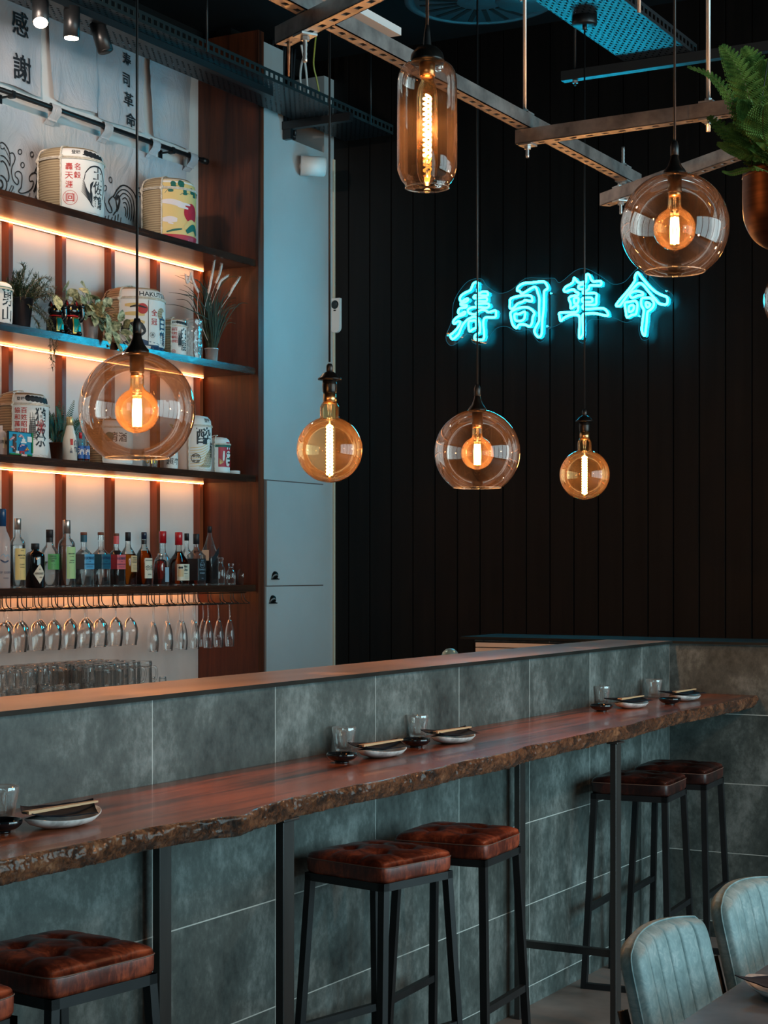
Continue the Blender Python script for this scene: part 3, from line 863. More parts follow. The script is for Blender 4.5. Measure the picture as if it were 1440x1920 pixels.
mb.build('cloth', [M_cloth, M_ink], lb)
RZ = 3.848
for px in (-45, 89, 187, 277, 348):
    x = on_y(px, 250, LY)[0]
    m_ = MB(); pts = [(0.012, -0.062), (-0.011, -0.03), (-0.018, -0.005), (-0.012, 0.016), (0.0, 0.021), (0.012, 0.014), (0.014, -0.01), (0.013, -0.06)]
    vs = []; 
    for dy, dz in pts:
        vs += [(x-0.034, 5.600+dy*1.0, RZ+dz), (x+0.034, 5.600+dy*1.0, RZ+dz)]
    # outer face follows round the rod and joins the cloth top
    vs[0] = (x-0.034, LY+ripple(x-0.034, 3.78, SEED)-0.004, RZ-0.075); vs[1] = (x+0.034, LY+ripple(x+0.034, 3.78, SEED)-0.004, RZ-0.075)
    m_.add(vs, [(2*i, 2*i+1, 2*i+3, 2*i+2) for i in range(len(pts)-1)], 0, True)
    m_.build('tab_loop', M_cloth, lb)
rod = thing('curtain_rod', 'thin black rod carrying the wave banner', 'rod', (0,0,0))
mb = MB(); mb.tube([(5.5,5.600,RZ),(7.985,5.600,RZ)], 0.0125, 12); mb.build('pole', M_black, rod)
mb = MB(); mb.tube([(7.985,5.600,RZ),(8.03,5.600,RZ)], 0.017, 12); mb.build('end_cap', M_black, rod)
for px in (22, 322):
    x = on_y(px, 190, 5.60)[0]
    mb = MB(); mb.box(x, 5.64, RZ-0.012, 0.012, 0.078, 0.008); mb.box(x, 5.675, RZ-0.02, 0.03, 0.006, 0.05); mb.box(x, 5.600, RZ-0.006, 0.02, 0.032, 0.034)
    mb.build('bracket', M_black, rod)

# ================================================================== CABLE TRAYS
def perforated(name, col, rough, metal):
    m, nt, b = newmat(name); out = nt.nodes['Material Output']
    setb(b, col, rough, metal)
    tc = nt.nodes.new('ShaderNodeTexCoord'); sp = nt.nodes.new('ShaderNodeSeparateXYZ')
    nt.links.new(tc.outputs['Object'], sp.inputs[0])
    def slots(px_, py_, ox, oy, lx, ly):
        fx = mth(nt, 'FRACT', mth(nt, 'ADD', mth(nt, 'DIVIDE', sp.outputs['X'], px_), ox))
        fy = mth(nt, 'FRACT', mth(nt, 'ADD', mth(nt, 'DIVIDE', sp.outputs['Y'], py_), oy))
        a = mth(nt, 'LESS_THAN', fx, lx); c = mth(nt, 'LESS_THAN', fy, ly)
        return mth(nt, 'MULTIPLY', a, c)
    s_ = mth(nt, 'MAXIMUM', slots(0.05, 0.030, 0, 0, 0.42, 0.26), slots(0.05, 0.030, 0.5, 0.5, 0.42, 0.26))
    tr = nt.nodes.new('ShaderNodeBsdfTransparent'); mx = nt.nodes.new('ShaderNodeMixShader')
    nt.links.new(s_, mx.inputs[0]); nt.links.new(b.outputs[0], mx.inputs[1]); nt.links.new(tr.outputs[0], mx.inputs[2])
    nt.links.new(mx.outputs[0], out.inputs['Surface'])
    return m
M_traydark = perforated('dark_perforated_steel', (0.02,0.022,0.025), 0.35, 0.6)
M_traygrey = perforated('grey_perforated_steel', (0.016,0.024,0.030), 0.42, 0.2)
def lip(mb, x0, x1, y, z0, z1, th=0.003, mat=1):
    n = int((x1-x0)/0.045)       # flange punched with a row of slots: real bars between two rails
    mb.ab(x0, y-th/2, z0, x1, y+th/2, z0+(z1-z0)*0.28, mat); mb.ab(x0, y-th/2, z1-(z1-z0)*0.28, x1, y+th/2, z1, mat)
    for i in range(n+1): 
        x = x0 + (x1-x0)*i/n
        mb.ab(max(x0, x-0.008), y-th/2, z0+(z1-z0)*0.28, min(x1, x+0.008), y+th/2, z1-(z1-z0)*0.28, mat)
tray1 = thing('cable_tray', 'dark perforated cable tray running above the banners to the black wall', 'cable tray', (0,0,0))
mb = MB(); mb.ab(4.6, 4.90, 4.10, 8.895, 5.22, 4.102); mb.build('tray_floor', M_traydark, tray1)
mb = MB(); lip(mb, 4.6, 8.895, 4.90, 4.10, 4.155); lip(mb, 4.6, 8.895, 5.22, 4.10, 4.155); mb.build('side_flange', [M_black, plain('teal_black_flange', (0.03,0.05,0.055), 0.35, 0.5)], tray1)
mb = MB(); mb.ab(8.33, 4.86, 4.055, 8.37, 5.30, 4.099); mb.box(8.35, 5.27, 4.03, 0.03, 0.05, 0.06); mb.build('bracket', M_black, tray1)
tray2 = thing('cable_tray', 'wide grey perforated cable tray lit blue, hung near the ceiling at upper right', 'cable tray', (0,0,0))
mb = MB(); mb.ab(3.0, 2.51, 3.80, 7.26, 2.81, 3.802); mb.build('tray_floor', M_traygrey, tray2)
mb = MB(); lip(mb, 3.0, 7.26, 2.51, 3.80, 3.85); lip(mb, 3.0, 7.26, 2.81, 3.80, 3.85); mb.build('side_flange', [M_black, plain('grey_flange', (0.05,0.055,0.06), 0.4, 0.5)], tray2)
for x in (4.2, 6.2):
    for y_ in (2.47, 2.85):
        mb = MB(); mb.tube([(x,y_,3.79),(x,y_,4.6)], 0.005, 6); mb.build('hanger', M_chrome, tray2)
for x in (5.0, 7.0, 8.6):
    mb = MB(); mb.tube([(x,4.88,4.09),(x,4.88,4.6)], 0.005, 6); mb.build('hanger', M_black, tray1)
# support channel under the far end of the blue tray
ch = thing('support_channel', 'slim dark channel crossing below the end of the blue cable tray', 'channel', (0,0,0))
pa, pb = on_x(1055, 147, 7.2), on_x(1440, 97, 7.2)
mb = MB(); mb.ab(7.18, 0.6, 3.755, 7.222, pa[1], 3.797); mb.build('bar', plain('dark_channel', (0.035,0.04,0.042), 0.45, 0.4), ch)
for y_ in (pa[1]-0.06, 1.2):
    mb = MB(); mb.tube([(7.2,y_,3.73),(7.2,y_,4.6)], 0.005, 6); mb.build('rod', M_black, ch)
    mb = MB(); mb.lathe([(0.013,3.740),(0.013,3.752)], 6, (7.2,y_,0), smooth=False); mb.build('nut', M_strut, ch)
# vertical cables in the wall recess
random.seed(8)
cab = thing('cable_bundle', 'bundle of black cables rising in the wall recess above the tray', 'cables', (0,0,0))
for k in range(12):
    x = 8.43 + k*0.026; yb = 5.44 + random.uniform(-0.04, 0.06)
    mb = MB(); mb.tube(catmull([(x, yb, 4.10), (x+random.uniform(-.01,.01), yb, 4.25), (x+random.uniform(-.01,.01), yb+0.01, 4.4), (x, yb, 4.6)], 4), 0.0085, 6); mb.build('cable', plain('cable_black', (0.015,0.017,0.02), 0.35) if k == 0 else bpy.data.materials['cable_black'], cab)
def cab1(name, label, pts, r, col, Y=5.30):
    mb = MB(); mb.tube(catmull([on_y(px, py, Y) for px, py in pts], 6), r, 8)
    tag(mb.build(name, plain(name, col, 0.4)), label, 'cable')
cab1('white_cable', 'white cable with a kink crossing down to the dark cable tray', [(575,82),(572,100),(566,118),(563,140),(564,170)], 0.0065, (0.7,0.7,0.68), 5.19)
cab1('white_cable', 'straight white cable to the right of the kinked one above the tray', [(565,84),(568,100),(572,118),(575,145),(577,175)], 0.0065, (0.7,0.7,0.68), 5.17)
cab1('earth_cable', 'thin yellow-green earth wire dropping into the dark cable tray', [(593,60),(590,90),(588,122),(594,150),(600,182)], 0.005, (0.42,0.42,0.08), 5.18)

# ================================================================== STRUT GRID
def strut(name, label, p, q, extra):
    p, q = Vector(p), Vector(q); L = (q-p).length; d = (q-p).normalized(); ang = atan2(d.y, d.x)
    t = thing(name, label, 'strut', p, ang, 'galvanised strut channels hung over the bar')
    h = 0.0205
    mb = MB()
    # open C channel: web at the bottom (slotted), two sides, in-turned lips on top
    n = int(L/0.05); w = 0.0275
    zb = -h
    for s_ in (-1, 1):
        mb.ab(0, s_*h, -h, L, s_*(h-0.0025), h)
        mb.ab(0, s_*(h-0.0025), h-0.0025, L, s_*(h-0.010), h)
        mb.ab(0, s_*h, -h, L, s_*0.0068, -h+0.0025)
    for i in range(n+1):
        x = min(L, i*L/n)
        mb.ab(max(0, x-0.0150), -0.0068, -h, min(L, x+0.0150), 0.0068, -h+0.0025)
    mb.build('channel', M_strut, t)
    return t, ang
def rod_on(t, x, z0, z1, below=True, above=True, r=0.0055):
    mb = MB()
    N = int((z1-z0)/0.006)
    if z1 - z0 > 0.5: mb.tube([(x,0,z0),(x,0,z1)], r, 8)
    else: mb.tube([(x,0,z0+(z1-z0)*i/N) for i in range(N+1)], [r*(1.0 if i % 2 else 0.86) for i in range(N+1)], 8)
    rd = mb.build('threaded_rod', M_chrome, t)
    for on, zz, sg in ((below, -0.0205, -1), (above, 0.0205, 1)):
        if not on: continue
        mb = MB(); mb.box(x, 0, zz + sg*0.003, 0.042, 0.042, 0.005); mb.build('washer', M_chrome, t)
        mb = MB(); mb.lathe([(0.0105, zz+sg*0.006 - (0 if sg > 0 else 0.009)), (0.0105, zz+sg*0.006 + (0.009 if sg > 0 else 0))], 6, (x,0,0), smooth=False); mb.build('nut', M_chrome, t)
LZ = 2.90
t, a = strut('strut_channel', 'long galvanised strut channel running the length of the bar', (3.0, 2.14, LZ), (5.575, 2.14, LZ), None)
rod_on(t, 5.46-3.0, -0.075, 0.09, True, True)
rod_on(t, on_y(984, 200, 2.14)[0]-3.0, -0.02, 1.7, False, True)
t, a = strut('strut_channel', 'galvanised strut crossing at the middle right, bright top facing the fern', (4.69, 2.165, LZ-0.043), (4.63, 0.55, LZ-0.043), None)
rod_on(t, 0.03, -0.06, 0.0205, True, False); rod_on(t, 0.585, -0.055, 1.74, True, True, 0.0065)
t, a = strut('strut_channel', 'short galvanised strut bolted beneath the far end of the long one', (5.535, 2.235, LZ-0.062), (4.70, 1.10, LZ-0.062), None)
rod_on(t, 0.10, -0.065, 0.05, True, True)
t, a = strut('strut_channel', 'rusty galvanised strut end jutting out at the top centre', (3.515, 2.235, LZ-0.045), (2.90, 1.05, LZ-0.045), None)
rod_on(t, 0.105, -0.085, 0.0205, True, False)
mb = MB(); mb.tube([(0.03, 0.0, -0.10), (0.03, 0.0, 0.0)], [0.002, 0.0045], 6); mb.build('screw', noisy('rusted_screw', (0.25,0.09,0.04), (0.5,0.25,0.12), 60, 0.6), t)
t_rod = thing('threaded_rod', 'short free hanging threaded rod end near the top right', 'rod', on_t(1198, 24, 5.3))
mb = MB(); mb.tube([(0,0,0),(0,0,1.5)], 0.0065, 8); mb.build('rod', M_chrome, t_rod); 
mb = MB(); mb.ab(3.05, 2.19, 2.985, 4.02, 2.235, 3.005)
tag(mb.build('conduit', plain('pale_conduit', (0.62,0.68,0.70), 0.3)), 'pale flat trunking lying behind the long strut at top centre', 'conduit')
# ceiling grille and access disc
p = on_z(901, 4, 4.45)
vt = thing('ceiling_grille', 'large round ceiling grille with radial slots lit blue', 'vent', p)
M_grille = plain('grille_grey', (0.030,0.042,0.05), 0.45)
mb = MB(); mb.lathe([(0.385,0.03),(0.385,0.006),(0.37,0.0),(0.350,0.0),(0.345,0.008),(0.335,0.008),(0.330,0.0),(0.0,0.0)], 72); mb.build('disc', M_grille, vt)
for k in range(20):
    a = 2*pi*k/20
    mb = MB(); mb.box(cos(a)*0.215, sin(a)*0.215, -0.0015, 0.19, 0.024, 0.003, rz=a); mb.build('slot', M_blackmatt, vt)
mb = MB(); mb.tube([(0,0,0.01),(0,0,0.15)], 0.30, 32); mb.build('duct', M_black, vt)
p = on_z(990, 4, 4.35)
dc = thing('ceiling_disc', 'plain round metal disc beside the slotted ceiling grille', 'vent', p)
mb = MB(); mb.lathe([(0.0,0.0),(0.155,0.0),(0.16,0.006),(0.155,0.012),(0.0,0.012)], 48); mb.build('disc', M_grille, dc)
mb = MB(); mb.tube([(0,0,0.012),(0,0,0.25)], 0.03, 12); mb.build('stem', M_black, dc)

# ================================================================== SPOTLIGHTS
tk = thing('light_track', 'black lighting track under the dark cable tray', 'track', (0,0,0))
mb = MB(); mb.ab(4.8, 4.985, 4.065, 7.75, 5.02, 4.099); mb.build('rail', M_black, tk)
def spot(label, px, py, d, lit, L=0.135, r=0.036):
    """px,py: centre of the front face; d: beam direction"""
    Y = 5.0; p = Vector(on_y(px, py, Y)); d = Vector(d).normalized()
    t = thing('track_spotlight', label, 'spotlight', p, 0, 'spotlights on the track')
    mb = MB(); mb.tube([-d*L, Vector((0,0,0))], r, 24, caps=True); mb.build('housing', M_black, t)
    mb = MB(); mb.tube([Vector((0,0,0)), d*0.004], [r*0.86, r*0.84], 24); mb.build('lens', M_spot if lit else M_black, t)
    c = -d*L*0.75
    mb = MB(); mb.tube([c + Vector((0,0,r*0.5)), Vector((c.x, c.y, 4.064 - p.z))], 0.007, 8); mb.build('stem', M_black, t)
    if lit:
        l = bpy.data.lights.new('spot_beam', 'SPOT'); l.energy = 65; l.color = (1.0,0.70,0.48); l.spot_size = radians(75); l.spot_blend = 0.8; l.shadow_soft_size = 0.03
        o = bpy.data.objects.new('spot_beam', l); C.objects.link(o); o.parent = t
        o.location = d*0.012; o.rotation_euler = d.to_track_quat('-Z','Y').to_euler()
spot('lit black track spotlight at the far left, angled towards the room', 76, 42, (-0.35, -0.30, -0.85), True)
spot('lit black track spotlight pointing straight down, middle of three', 134, 71, (0.0, 0.02, -1), True)
spot('unlit black track spotlight, rightmost of the three and tilted', 198, 96, (0.10, -0.25, -0.85), False)

# ================================================================== NEON SIGN
NXP = 8.845
neon = thing('neon_sign', 'bright cyan neon sign of four characters on the black plank wall', 'sign', (0,0,0))
def loopN(pts, s_, ox, oy):
    P = [Vector(on_x(ox + x/s_, oy + y/s_, NXP)) for x, y in pts]
    mb = MB(); mb.tube(catmull(P, 4, True), 0.0064, 8, closed=True); mb.build('neon_tube', M_neon, neon)
A_ = (13.09, 830, 515); B_ = (14.4, 940, 515); Cc = (13.09, 1040, 505); D_ = (12.0, 1145, 500)
loopN([(820,185),(755,220),(715,310),(670,385),(560,440),(470,500),(425,570),(430,630),(480,655),(560,600),(625,595),(610,640),(540,680),(450,700),(450,740),(520,750),(590,750),(575,800),(500,810),(420,830),(385,890),(390,950),(450,960),(530,910),(555,930),(520,985),(420,1010),(330,1060),(270,1130),(265,1190),(300,1200),(370,1150),(430,1160),(415,1230),(340,1340),(250,1430),(185,1490),(235,1580),(320,1530),(400,1440),(440,1340),(500,1220),(600,1110),(720,1045),(800,1035),(860,1080),(895,1150),(915,1200),(915,1400),(870,1440),(800,1490),(785,1560),(840,1590),(1000,1585),(1015,1400),(1000,1250),(1005,1120),(1060,1050),(1280,1045),(1310,960),(1300,885),(1220,895),(1120,920),(1060,880),(970,860),(880,900),(820,960),(760,970),(660,950),(620,900),(640,840),(740,800),(900,800),(1090,810),(1140,760),(1100,710),(900,715),(830,730),(820,680),(870,650),(1060,650),(1090,600),(1050,560),(900,575),(770,570),(780,520),(870,505),(1080,515),(1110,470),(1080,420),(980,420),(900,455),(855,430),(850,400),(858,300),(865,210)], *A_)
loopN([(640,1160),(720,1130),(820,1130),(825,1220),(820,1300),(740,1340),(670,1390),(640,1320)], *A_)
loopN([(430,430),(440,350),(520,270),(640,225),(800,215),(1110,185),(1190,220),(1240,310),(1245,380),(1170,430),(1150,500),(1150,700),(1140,950),(1110,1200),(1100,1450),(1080,1630),(1010,1690),(930,1620),(895,1530),(920,1440),(1000,1290),(1025,1200),(1020,900),(1025,640),(980,480),(940,360),(900,330),(840,350),(720,420),(560,510),(490,440)], *B_)
loopN([(240,670),(340,610),(560,565),(750,560),(820,600),(830,715),(740,710),(640,690),(560,740),(440,780),(360,870),(280,920),(225,880),(235,770)], *B_)
loopN([(250,1030),(350,950),(520,890),(680,880),(800,930),(895,1040),(850,1150),(830,1300),(780,1385),(720,1390),(640,1350),(480,1350),(410,1440),(310,1350),(270,1200)], *B_)
loopN([(370,1060),(480,1060),(630,1000),(640,1100),(610,1200),(520,1250),(400,1240),(355,1160)], *B_)
loopN([(480,210),(450,310),(380,370),(270,430),(225,510),(270,550),(380,510),(470,500),(510,550),(580,580),(565,640),(460,650),(370,680),(350,740),(390,830),(400,960),(500,900),(570,890),(575,980),(540,1040),(400,1055),(130,1065),(120,1150),(150,1265),(230,1190),(350,1130),(480,1110),(580,1130),(610,1200),(610,1400),(600,1600),(615,1690),(690,1600),(690,1400),(680,1200),(700,1105),(760,1090),(900,1080),(1050,1090),(1290,1140),(1300,1060),(1220,970),(1100,955),(770,975),(700,960),(685,910),(740,870),(1000,865),(1020,720),(1010,590),(770,590),(700,590),(700,540),(770,530),(840,470),(860,400),(1000,395),(1130,390),(1140,300),(1050,290),(950,300),(890,240),(850,140),(785,125),(775,200),(765,310),(700,318),(590,325),(530,270)], *Cc)
loopN([(590,405),(700,370),(735,400),(715,480),(600,475)], *Cc)
loopN([(480,710),(580,710),(570,820),(490,835)], *Cc)
loopN([(690,710),(900,700),(915,790),(770,800),(690,800)], *Cc)
loopN([(605,130),(700,250),(850,420),(1000,560),(1150,640),(1270,690),(1270,830),(1180,850),(1080,820),(1000,730),(900,620),(820,520),(740,420),(650,370),(560,430),(400,610),(280,780),(200,880),(120,870),(200,750),(400,520),(540,320),(545,230)], *D_)
loopN([(430,620),(520,560),(620,550),(720,590),(720,640),(620,650),(480,700)], *D_)
loopN([(320,820),(430,790),(550,770),(600,850),(590,980),(560,1070),(470,1090),(370,1140),(340,1000)], *D_)
loopN([(420,890),(510,870),(520,940),(480,1000),(410,1010)], *D_)
loopN([(700,720),(800,700),(900,710),(960,780),(970,870),(920,950),(840,1010),(820,1100),(810,1250),(790,1400),(770,1550),(720,1500),(700,1400),(720,1200),(740,1050),(740,960),(690,860)], *D_)
loopN([(800,800),(890,850),(830,920),(790,860)], *D_)
bp = [(836,632),(845,648),(862,640),(875,627),(886,630),(884,638),(892,645),(912,645),(920,628),(932,615),(950,612),(970,622),(990,618),(998,625),(1010,641),(1022,636),(1028,618),(1045,610),(1064,600),(1078,602),(1080,625),(1088,642),(1100,638),(1103,602),(1130,599),(1150,596),(1175,605),(1197,598),(1198,620),(1204,637),(1218,632),(1222,592),(1240,580),(1260,570),(1261,552),(1240,540),(1205,505),(1190,508),(1172,528),(1150,533),(1130,520),(1100,504),(1078,508),(1050,530),(1040,522),(1020,522),(985,522),(960,543),(935,550),(912,535),(903,523),(880,526),(862,545),(850,570),(848,600)]
mb = MB(); P = [Vector(on_x(x, y, 8.862)) for x, y in bp]; P = catmull(P, 3, True); n = len(P)
mb.add([(8.858,p.y,p.z) for p in P] + [(8.864,p.y,p.z) for p in P], [tuple(range(n)), tuple(range(n,2*n))[::-1]], 0)
mb.tube([(8.861,p.y,p.z) for p in P], 0.0013, 5, closed=True, mat=1)
mb.build('clear_backing', [thin_glass('acrylic_sheet', (0.95,0.98,0.98), (0.6,0.85,0.9), gloss=0.35), emit('acrylic_edge_glow', (0.03,0.35,0.5), 0.35)], neon)
for px, py in ((1034,550),(1027,612),(1199,593),(839,629),(1250,545)):
    q = on_x(px, py, 8.86); mb = MB(); mb.tube([(8.90,q[1],q[2]),(8.853,q[1],q[2])], 0.006, 8); mb.build('standoff', M_chrome, neon)
mb = MB(); mb.tube(catmull([on_x(x, y, 8.875) for x, y in ((1215,590),(1221,605),(1218,620),(1213,632))], 5), 0.002, 5); mb.build('lead', M_black, neon)

# ================================================================== PENDANTS
def warm_point(parent, loc, power, r=0.005):
    l = bpy.data.lights.new('bulb_light', 'POINT'); l.energy = power; l.color = (1.0,0.50,0.23); l.shadow_soft_size = r
    o = bpy.data.objects.new('bulb_light', l); C.objects.link(o); o.parent = parent; o.location = loc
def cord_to(t, z0, ztop, r=0.0035, sag=0):
    mb = MB(); mb.tube([(0,0,z0),(0.0,0,(z0+ztop)/2),(0,0,ztop)], r, 8); mb.build('cord', M_black, t)
def bulb_g95(t, zc, R=0.0475, power=14, label=None):
    prof = []
    for k in range(15):
        a = -pi/2 + (pi/2 + 1.17) * k/14
        prof.append((R*cos(a), zc + R*sin(a)))
    prof += [(R*0.33, zc+R*1.02), (R*0.31, zc+R*1.2), (R*0.31, zc+R*1.6)]
    mb = MB(); mb.shell(prof, 32); b = mb.build('bulb', M_bulb, t)
    mb = MB(); mb.lathe([(0.016, zc+R*1.55), (0.0165, zc+R*1.6), (0.0165, zc+R*2.1)], 20); mb.build('bulb_cap', M_brass, b)
    mb = MB(); mb.tube([(0,0,zc+R*0.75),(0,0,zc+R*1.55)], 0.004, 8); mb.build('stem', M_clear, b)
    mb = MB()
    for k in range(4):
        a = pi/2*k + 0.4
        mb.tube([(0.0085*cos(a),0.0085*sin(a),zc-R*0.70),(0.0095*cos(a),0.0095*sin(a),zc),(0.0075*cos(a),0.0075*sin(a),zc+R*0.55)], 0.0035, 6)
    mb.build('filament', M_filament, b)
    warm_point(b, (0,0,zc), power)
    return b
def globe_pendant(label, loc, R=0.15, ztop=4.4, power=14, cut=-0.83):
    t = thing('globe_pendant', label, 'pendant light', loc, 0, 'globe glass pendants')
    cord_to(t, R+0.075, ztop-loc[2])
    mb = MB(); mb.lathe([(0.0075,R+0.085),(0.0115,R+0.072),(0.0115,R+0.047),(0.0085,R+0.045)], 16); mb.build('cord_grip', M_black, t)
    mb = MB(); mb.lathe([(0.0,R+0.048),(0.0105,R+0.047),(0.0125,R+0.035),(0.019,R+0.018),(0.030,R+0.004),(0.034,R-0.006),(0.030,R-0.010),(0.0,R-0.010)], 28); mb.build('cone_cap', plain('cap_black_metal', (0.02,0.018,0.016), 0.3, 0.7) if 'cap_black_metal' not in bpy.data.materials else bpy.data.materials['cap_black_metal'], t)
    prof = []
    a0 = asin(cut); a1 = pi/2 - 0.10
    for k in range(30):
        a = a0 + (a1-a0)*k/29; prof.append((R*cos(a), R*sin(a)))
    n = len(prof)
    m_ = MB(); m_.shell(prof, 72)
    m_.tube([(prof[0][0]*cos(a), prof[0][0]*sin(a), prof[0][1]) for a in [2*pi*k/72 for k in range(72)]], 0.0016, 6, closed=True, mat=1)
    m_.build('glass_shade', [M_shade, M_clearth], t)
    mb = MB(); mb.lathe([(0.019,R-0.011),(0.019,R-0.052),(0.017,R-0.056)], 24); mb.build('lamp_holder', plain('bronze_holder', (0.10,0.06,0.035), 0.35, 0.8) if 'bronze_holder' not in bpy.data.materials else bpy.data.materials['bronze_holder'], t)
    bulb_g95(t, R-0.060-0.0475*2.05+0.004, power=power, R=0.0575 if R > 0.14 else 0.05)
    return t
def bare_globe(label, loc, R=0.10, ztop=4.4, power=16):
    t = thing('bulb_pendant', label, 'pendant light', loc, 0, 'large bare globe bulbs on black holders')
    zc = 0
    cord_to(t, R*1.0+0.165, ztop-loc[2])
    z1 = R + 0.055
    mb = MB(); mb.lathe([(0.006,z1+0.105),(0.010,z1+0.098),(0.010,z1+0.083),(0.007,z1+0.08)], 14); mb.build('cord_grip', M_black, t)
    mb = MB(); mb.lathe([(0.0,z1+0.082),(0.010,z1+0.081),(0.022,z1+0.074),(0.029,z1+0.064),(0.035,z1+0.061),(0.036,z1+0.056),(0.0,z1+0.055)], 28); mb.build('hood', bpy.data.materials['cap_black_metal'], t)
    mb = MB(); mb.lathe([(0.021,z1+0.055),(0.022,z1+0.04),(0.021,z1+0.02),(0.018,z1+0.013)], 24); mb.build('lamp_holder', bpy.data.materials['cap_black_metal'], t)
    prof = []
    for k in range(24):
        a = -pi/2 + (pi/2 + 1.26)*k/23; prof.append((R*cos(a), R*sin(a)))
    prof += [(R*0.285, R*1.0), (R*0.29, R*1.28), (R*0.22, R*1.42), (R*0.19, R*1.44)]
    mb = MB(); mb.shell(prof, 64); b = mb.build('bulb', M_bulb, t)
    mb = MB(); mb.lathe([(0.0195,R*1.40),(0.0195,z1+0.014)], 24); mb.build('bulb_cap', M_brass, b)
    mb = MB(); mb.tube([(0,0,R*0.75),(0,0,R*1.4)], [0.003,0.008], 10); mb.build('stem', M_clear, b)
    mb = MB(); N = 150; turns = 7.5
    for ph in (0, pi):
        mb.tube([(0.0085*cos(2*pi*turns*i/N+ph), 0.0085*sin(2*pi*turns*i/N+ph), R*0.74 - 1.50*R*i/N) for i in range(N+1)], 0.0026, 6)
    mb.build('filament', M_filament, b)
    mb = MB(); mb.tube([(0,0,-R*0.78),(0,0,-R*0.93)], 0.0035, 8); mb.build('lower_stem', M_brass, b)
    warm_point(b, (0,0,0), power)
    return t
def pt(px, py, R, rpx):
    return on_t(px, py, R*3300/rpx)
globe_pendant('smoked glass globe pendant hanging before the lit bottle shelves', pt(257, 768, 0.15, 109), ztop=3.798, power=24)
bare_globe('large bare amber globe bulb hanging in front of the pale wall', pt(618, 843, 0.10, 62), ztop=3.798, power=23)
globe_pendant('smoked glass globe pendant low below the first neon character', pt(895, 848, 0.15, 80.5), ztop=3.798, power=20)
bare_globe('large bare amber globe bulb hanging below the neon, smaller of the two in view', pt(1096, 890, 0.10, 47), ztop=3.775, power=20)
globe_pendant('smoked glass globe pendant overlapping the right end of the neon sign', pt(1265, 425, 0.147, 101.5), R=0.147, ztop=4.6, power=14)
globe_pendant('glass globe pendant cut off by the right edge below the fern', on_t(1502, 562, 7.1), power=6)
# canopy of the second bare bulb, screwed to the blue tray
p = pt(1096, 890, 0.10, 47)
cp = thing('ceiling_rose', 'round black ceiling rose under the blue cable tray', 'ceiling rose', (p[0], p[1], 3.765))
mb = MB(); mb.lathe([(0.0,0.0),(0.048,0.0),(0.050,0.003),(0.050,0.034),(0.0,0.034)], 36); mb.build('cup', M_black, cp)
mb = MB(); mb.lathe([(0.008,-0.018),(0.009,0.0)], 12); mb.build('cord_grip', M_black, cp)
# tall cylinder shade
R = 0.0635; Hc = 0.29
lc = on_t(801, 225, 3.72)
t = thing('cylinder_pendant', 'tall bottle-shaped smoked glass pendant at the top centre', 'pendant light', lc)
cord_to(t, 0.19, 4.4-lc[2])
mb = MB(); mb.lathe([(0.004,0.20),(0.0065,0.185),(0.009,0.155),(0.010,0.150)], 16); mb.build('cord_grip', M_black, t)
mb = MB(); mb.lathe([(0.0,0.158),(0.010,0.157),(0.022,0.152),(0.032,0.142),(0.0345,0.136),(0.036,0.127),(0.036,0.122),(0.0,0.120)], 32); mb.build('cap', bpy.data.materials['cap_black_metal'], t)
mb = MB()
prof = [(0.046,-0.143),(0.048,-0.135),(0.055,-0.126),(0.0615,-0.110),(0.0635,-0.095),(0.0635,-0.02),(0.0630,0.06),(0.0625,0.085),(0.058,0.104),(0.048,0.116),(0.036,0.121)]
P = catmull([Vector((r,z,0)) for r, z in prof], 4); mb.shell([(v.x, v.y) for v in P], 64)
mb.tube([(0.046*cos(a), 0.046*sin(a), -0.143) for a in [2*pi*k/64 for k in range(64)]], 0.0016, 6, closed=True, mat=1)
mb.build('glass_shade', [M_shade, M_clearth], t)
mb = MB(); mb.lathe([(0.017,0.120),(0.017,0.092),(0.0135,0.090)], 20); mb.build('lamp_holder', M_brass, t)
mb = MB(); prof = [(0.010,-0.135),(0.016,-0.128),(0.021,-0.112),(0.0225,-0.09),(0.0225,0.05),(0.019,0.07),(0.0135,0.082),(0.0135,0.090)]; mb.shell(prof, 32); b = mb.build('bulb', M_bulb, t)
mb = MB(); N = 150
for ph in (0, pi): mb.tube([(0.0075*cos(2*pi*6.0*i/N+ph), 0.0075*sin(2*pi*6.0*i/N+ph), 0.052 - 0.13*i/N) for i in range(N+1)], 0.0022, 6)
mb.build('filament', M_filament, b)
mb = MB(); mb.tube([(0,0,-0.085),(0,0,-0.12)], 0.003, 8); mb.build('stem', M_clear, b)
warm_point(b, (0,0,-0.02), 10, 0.005)

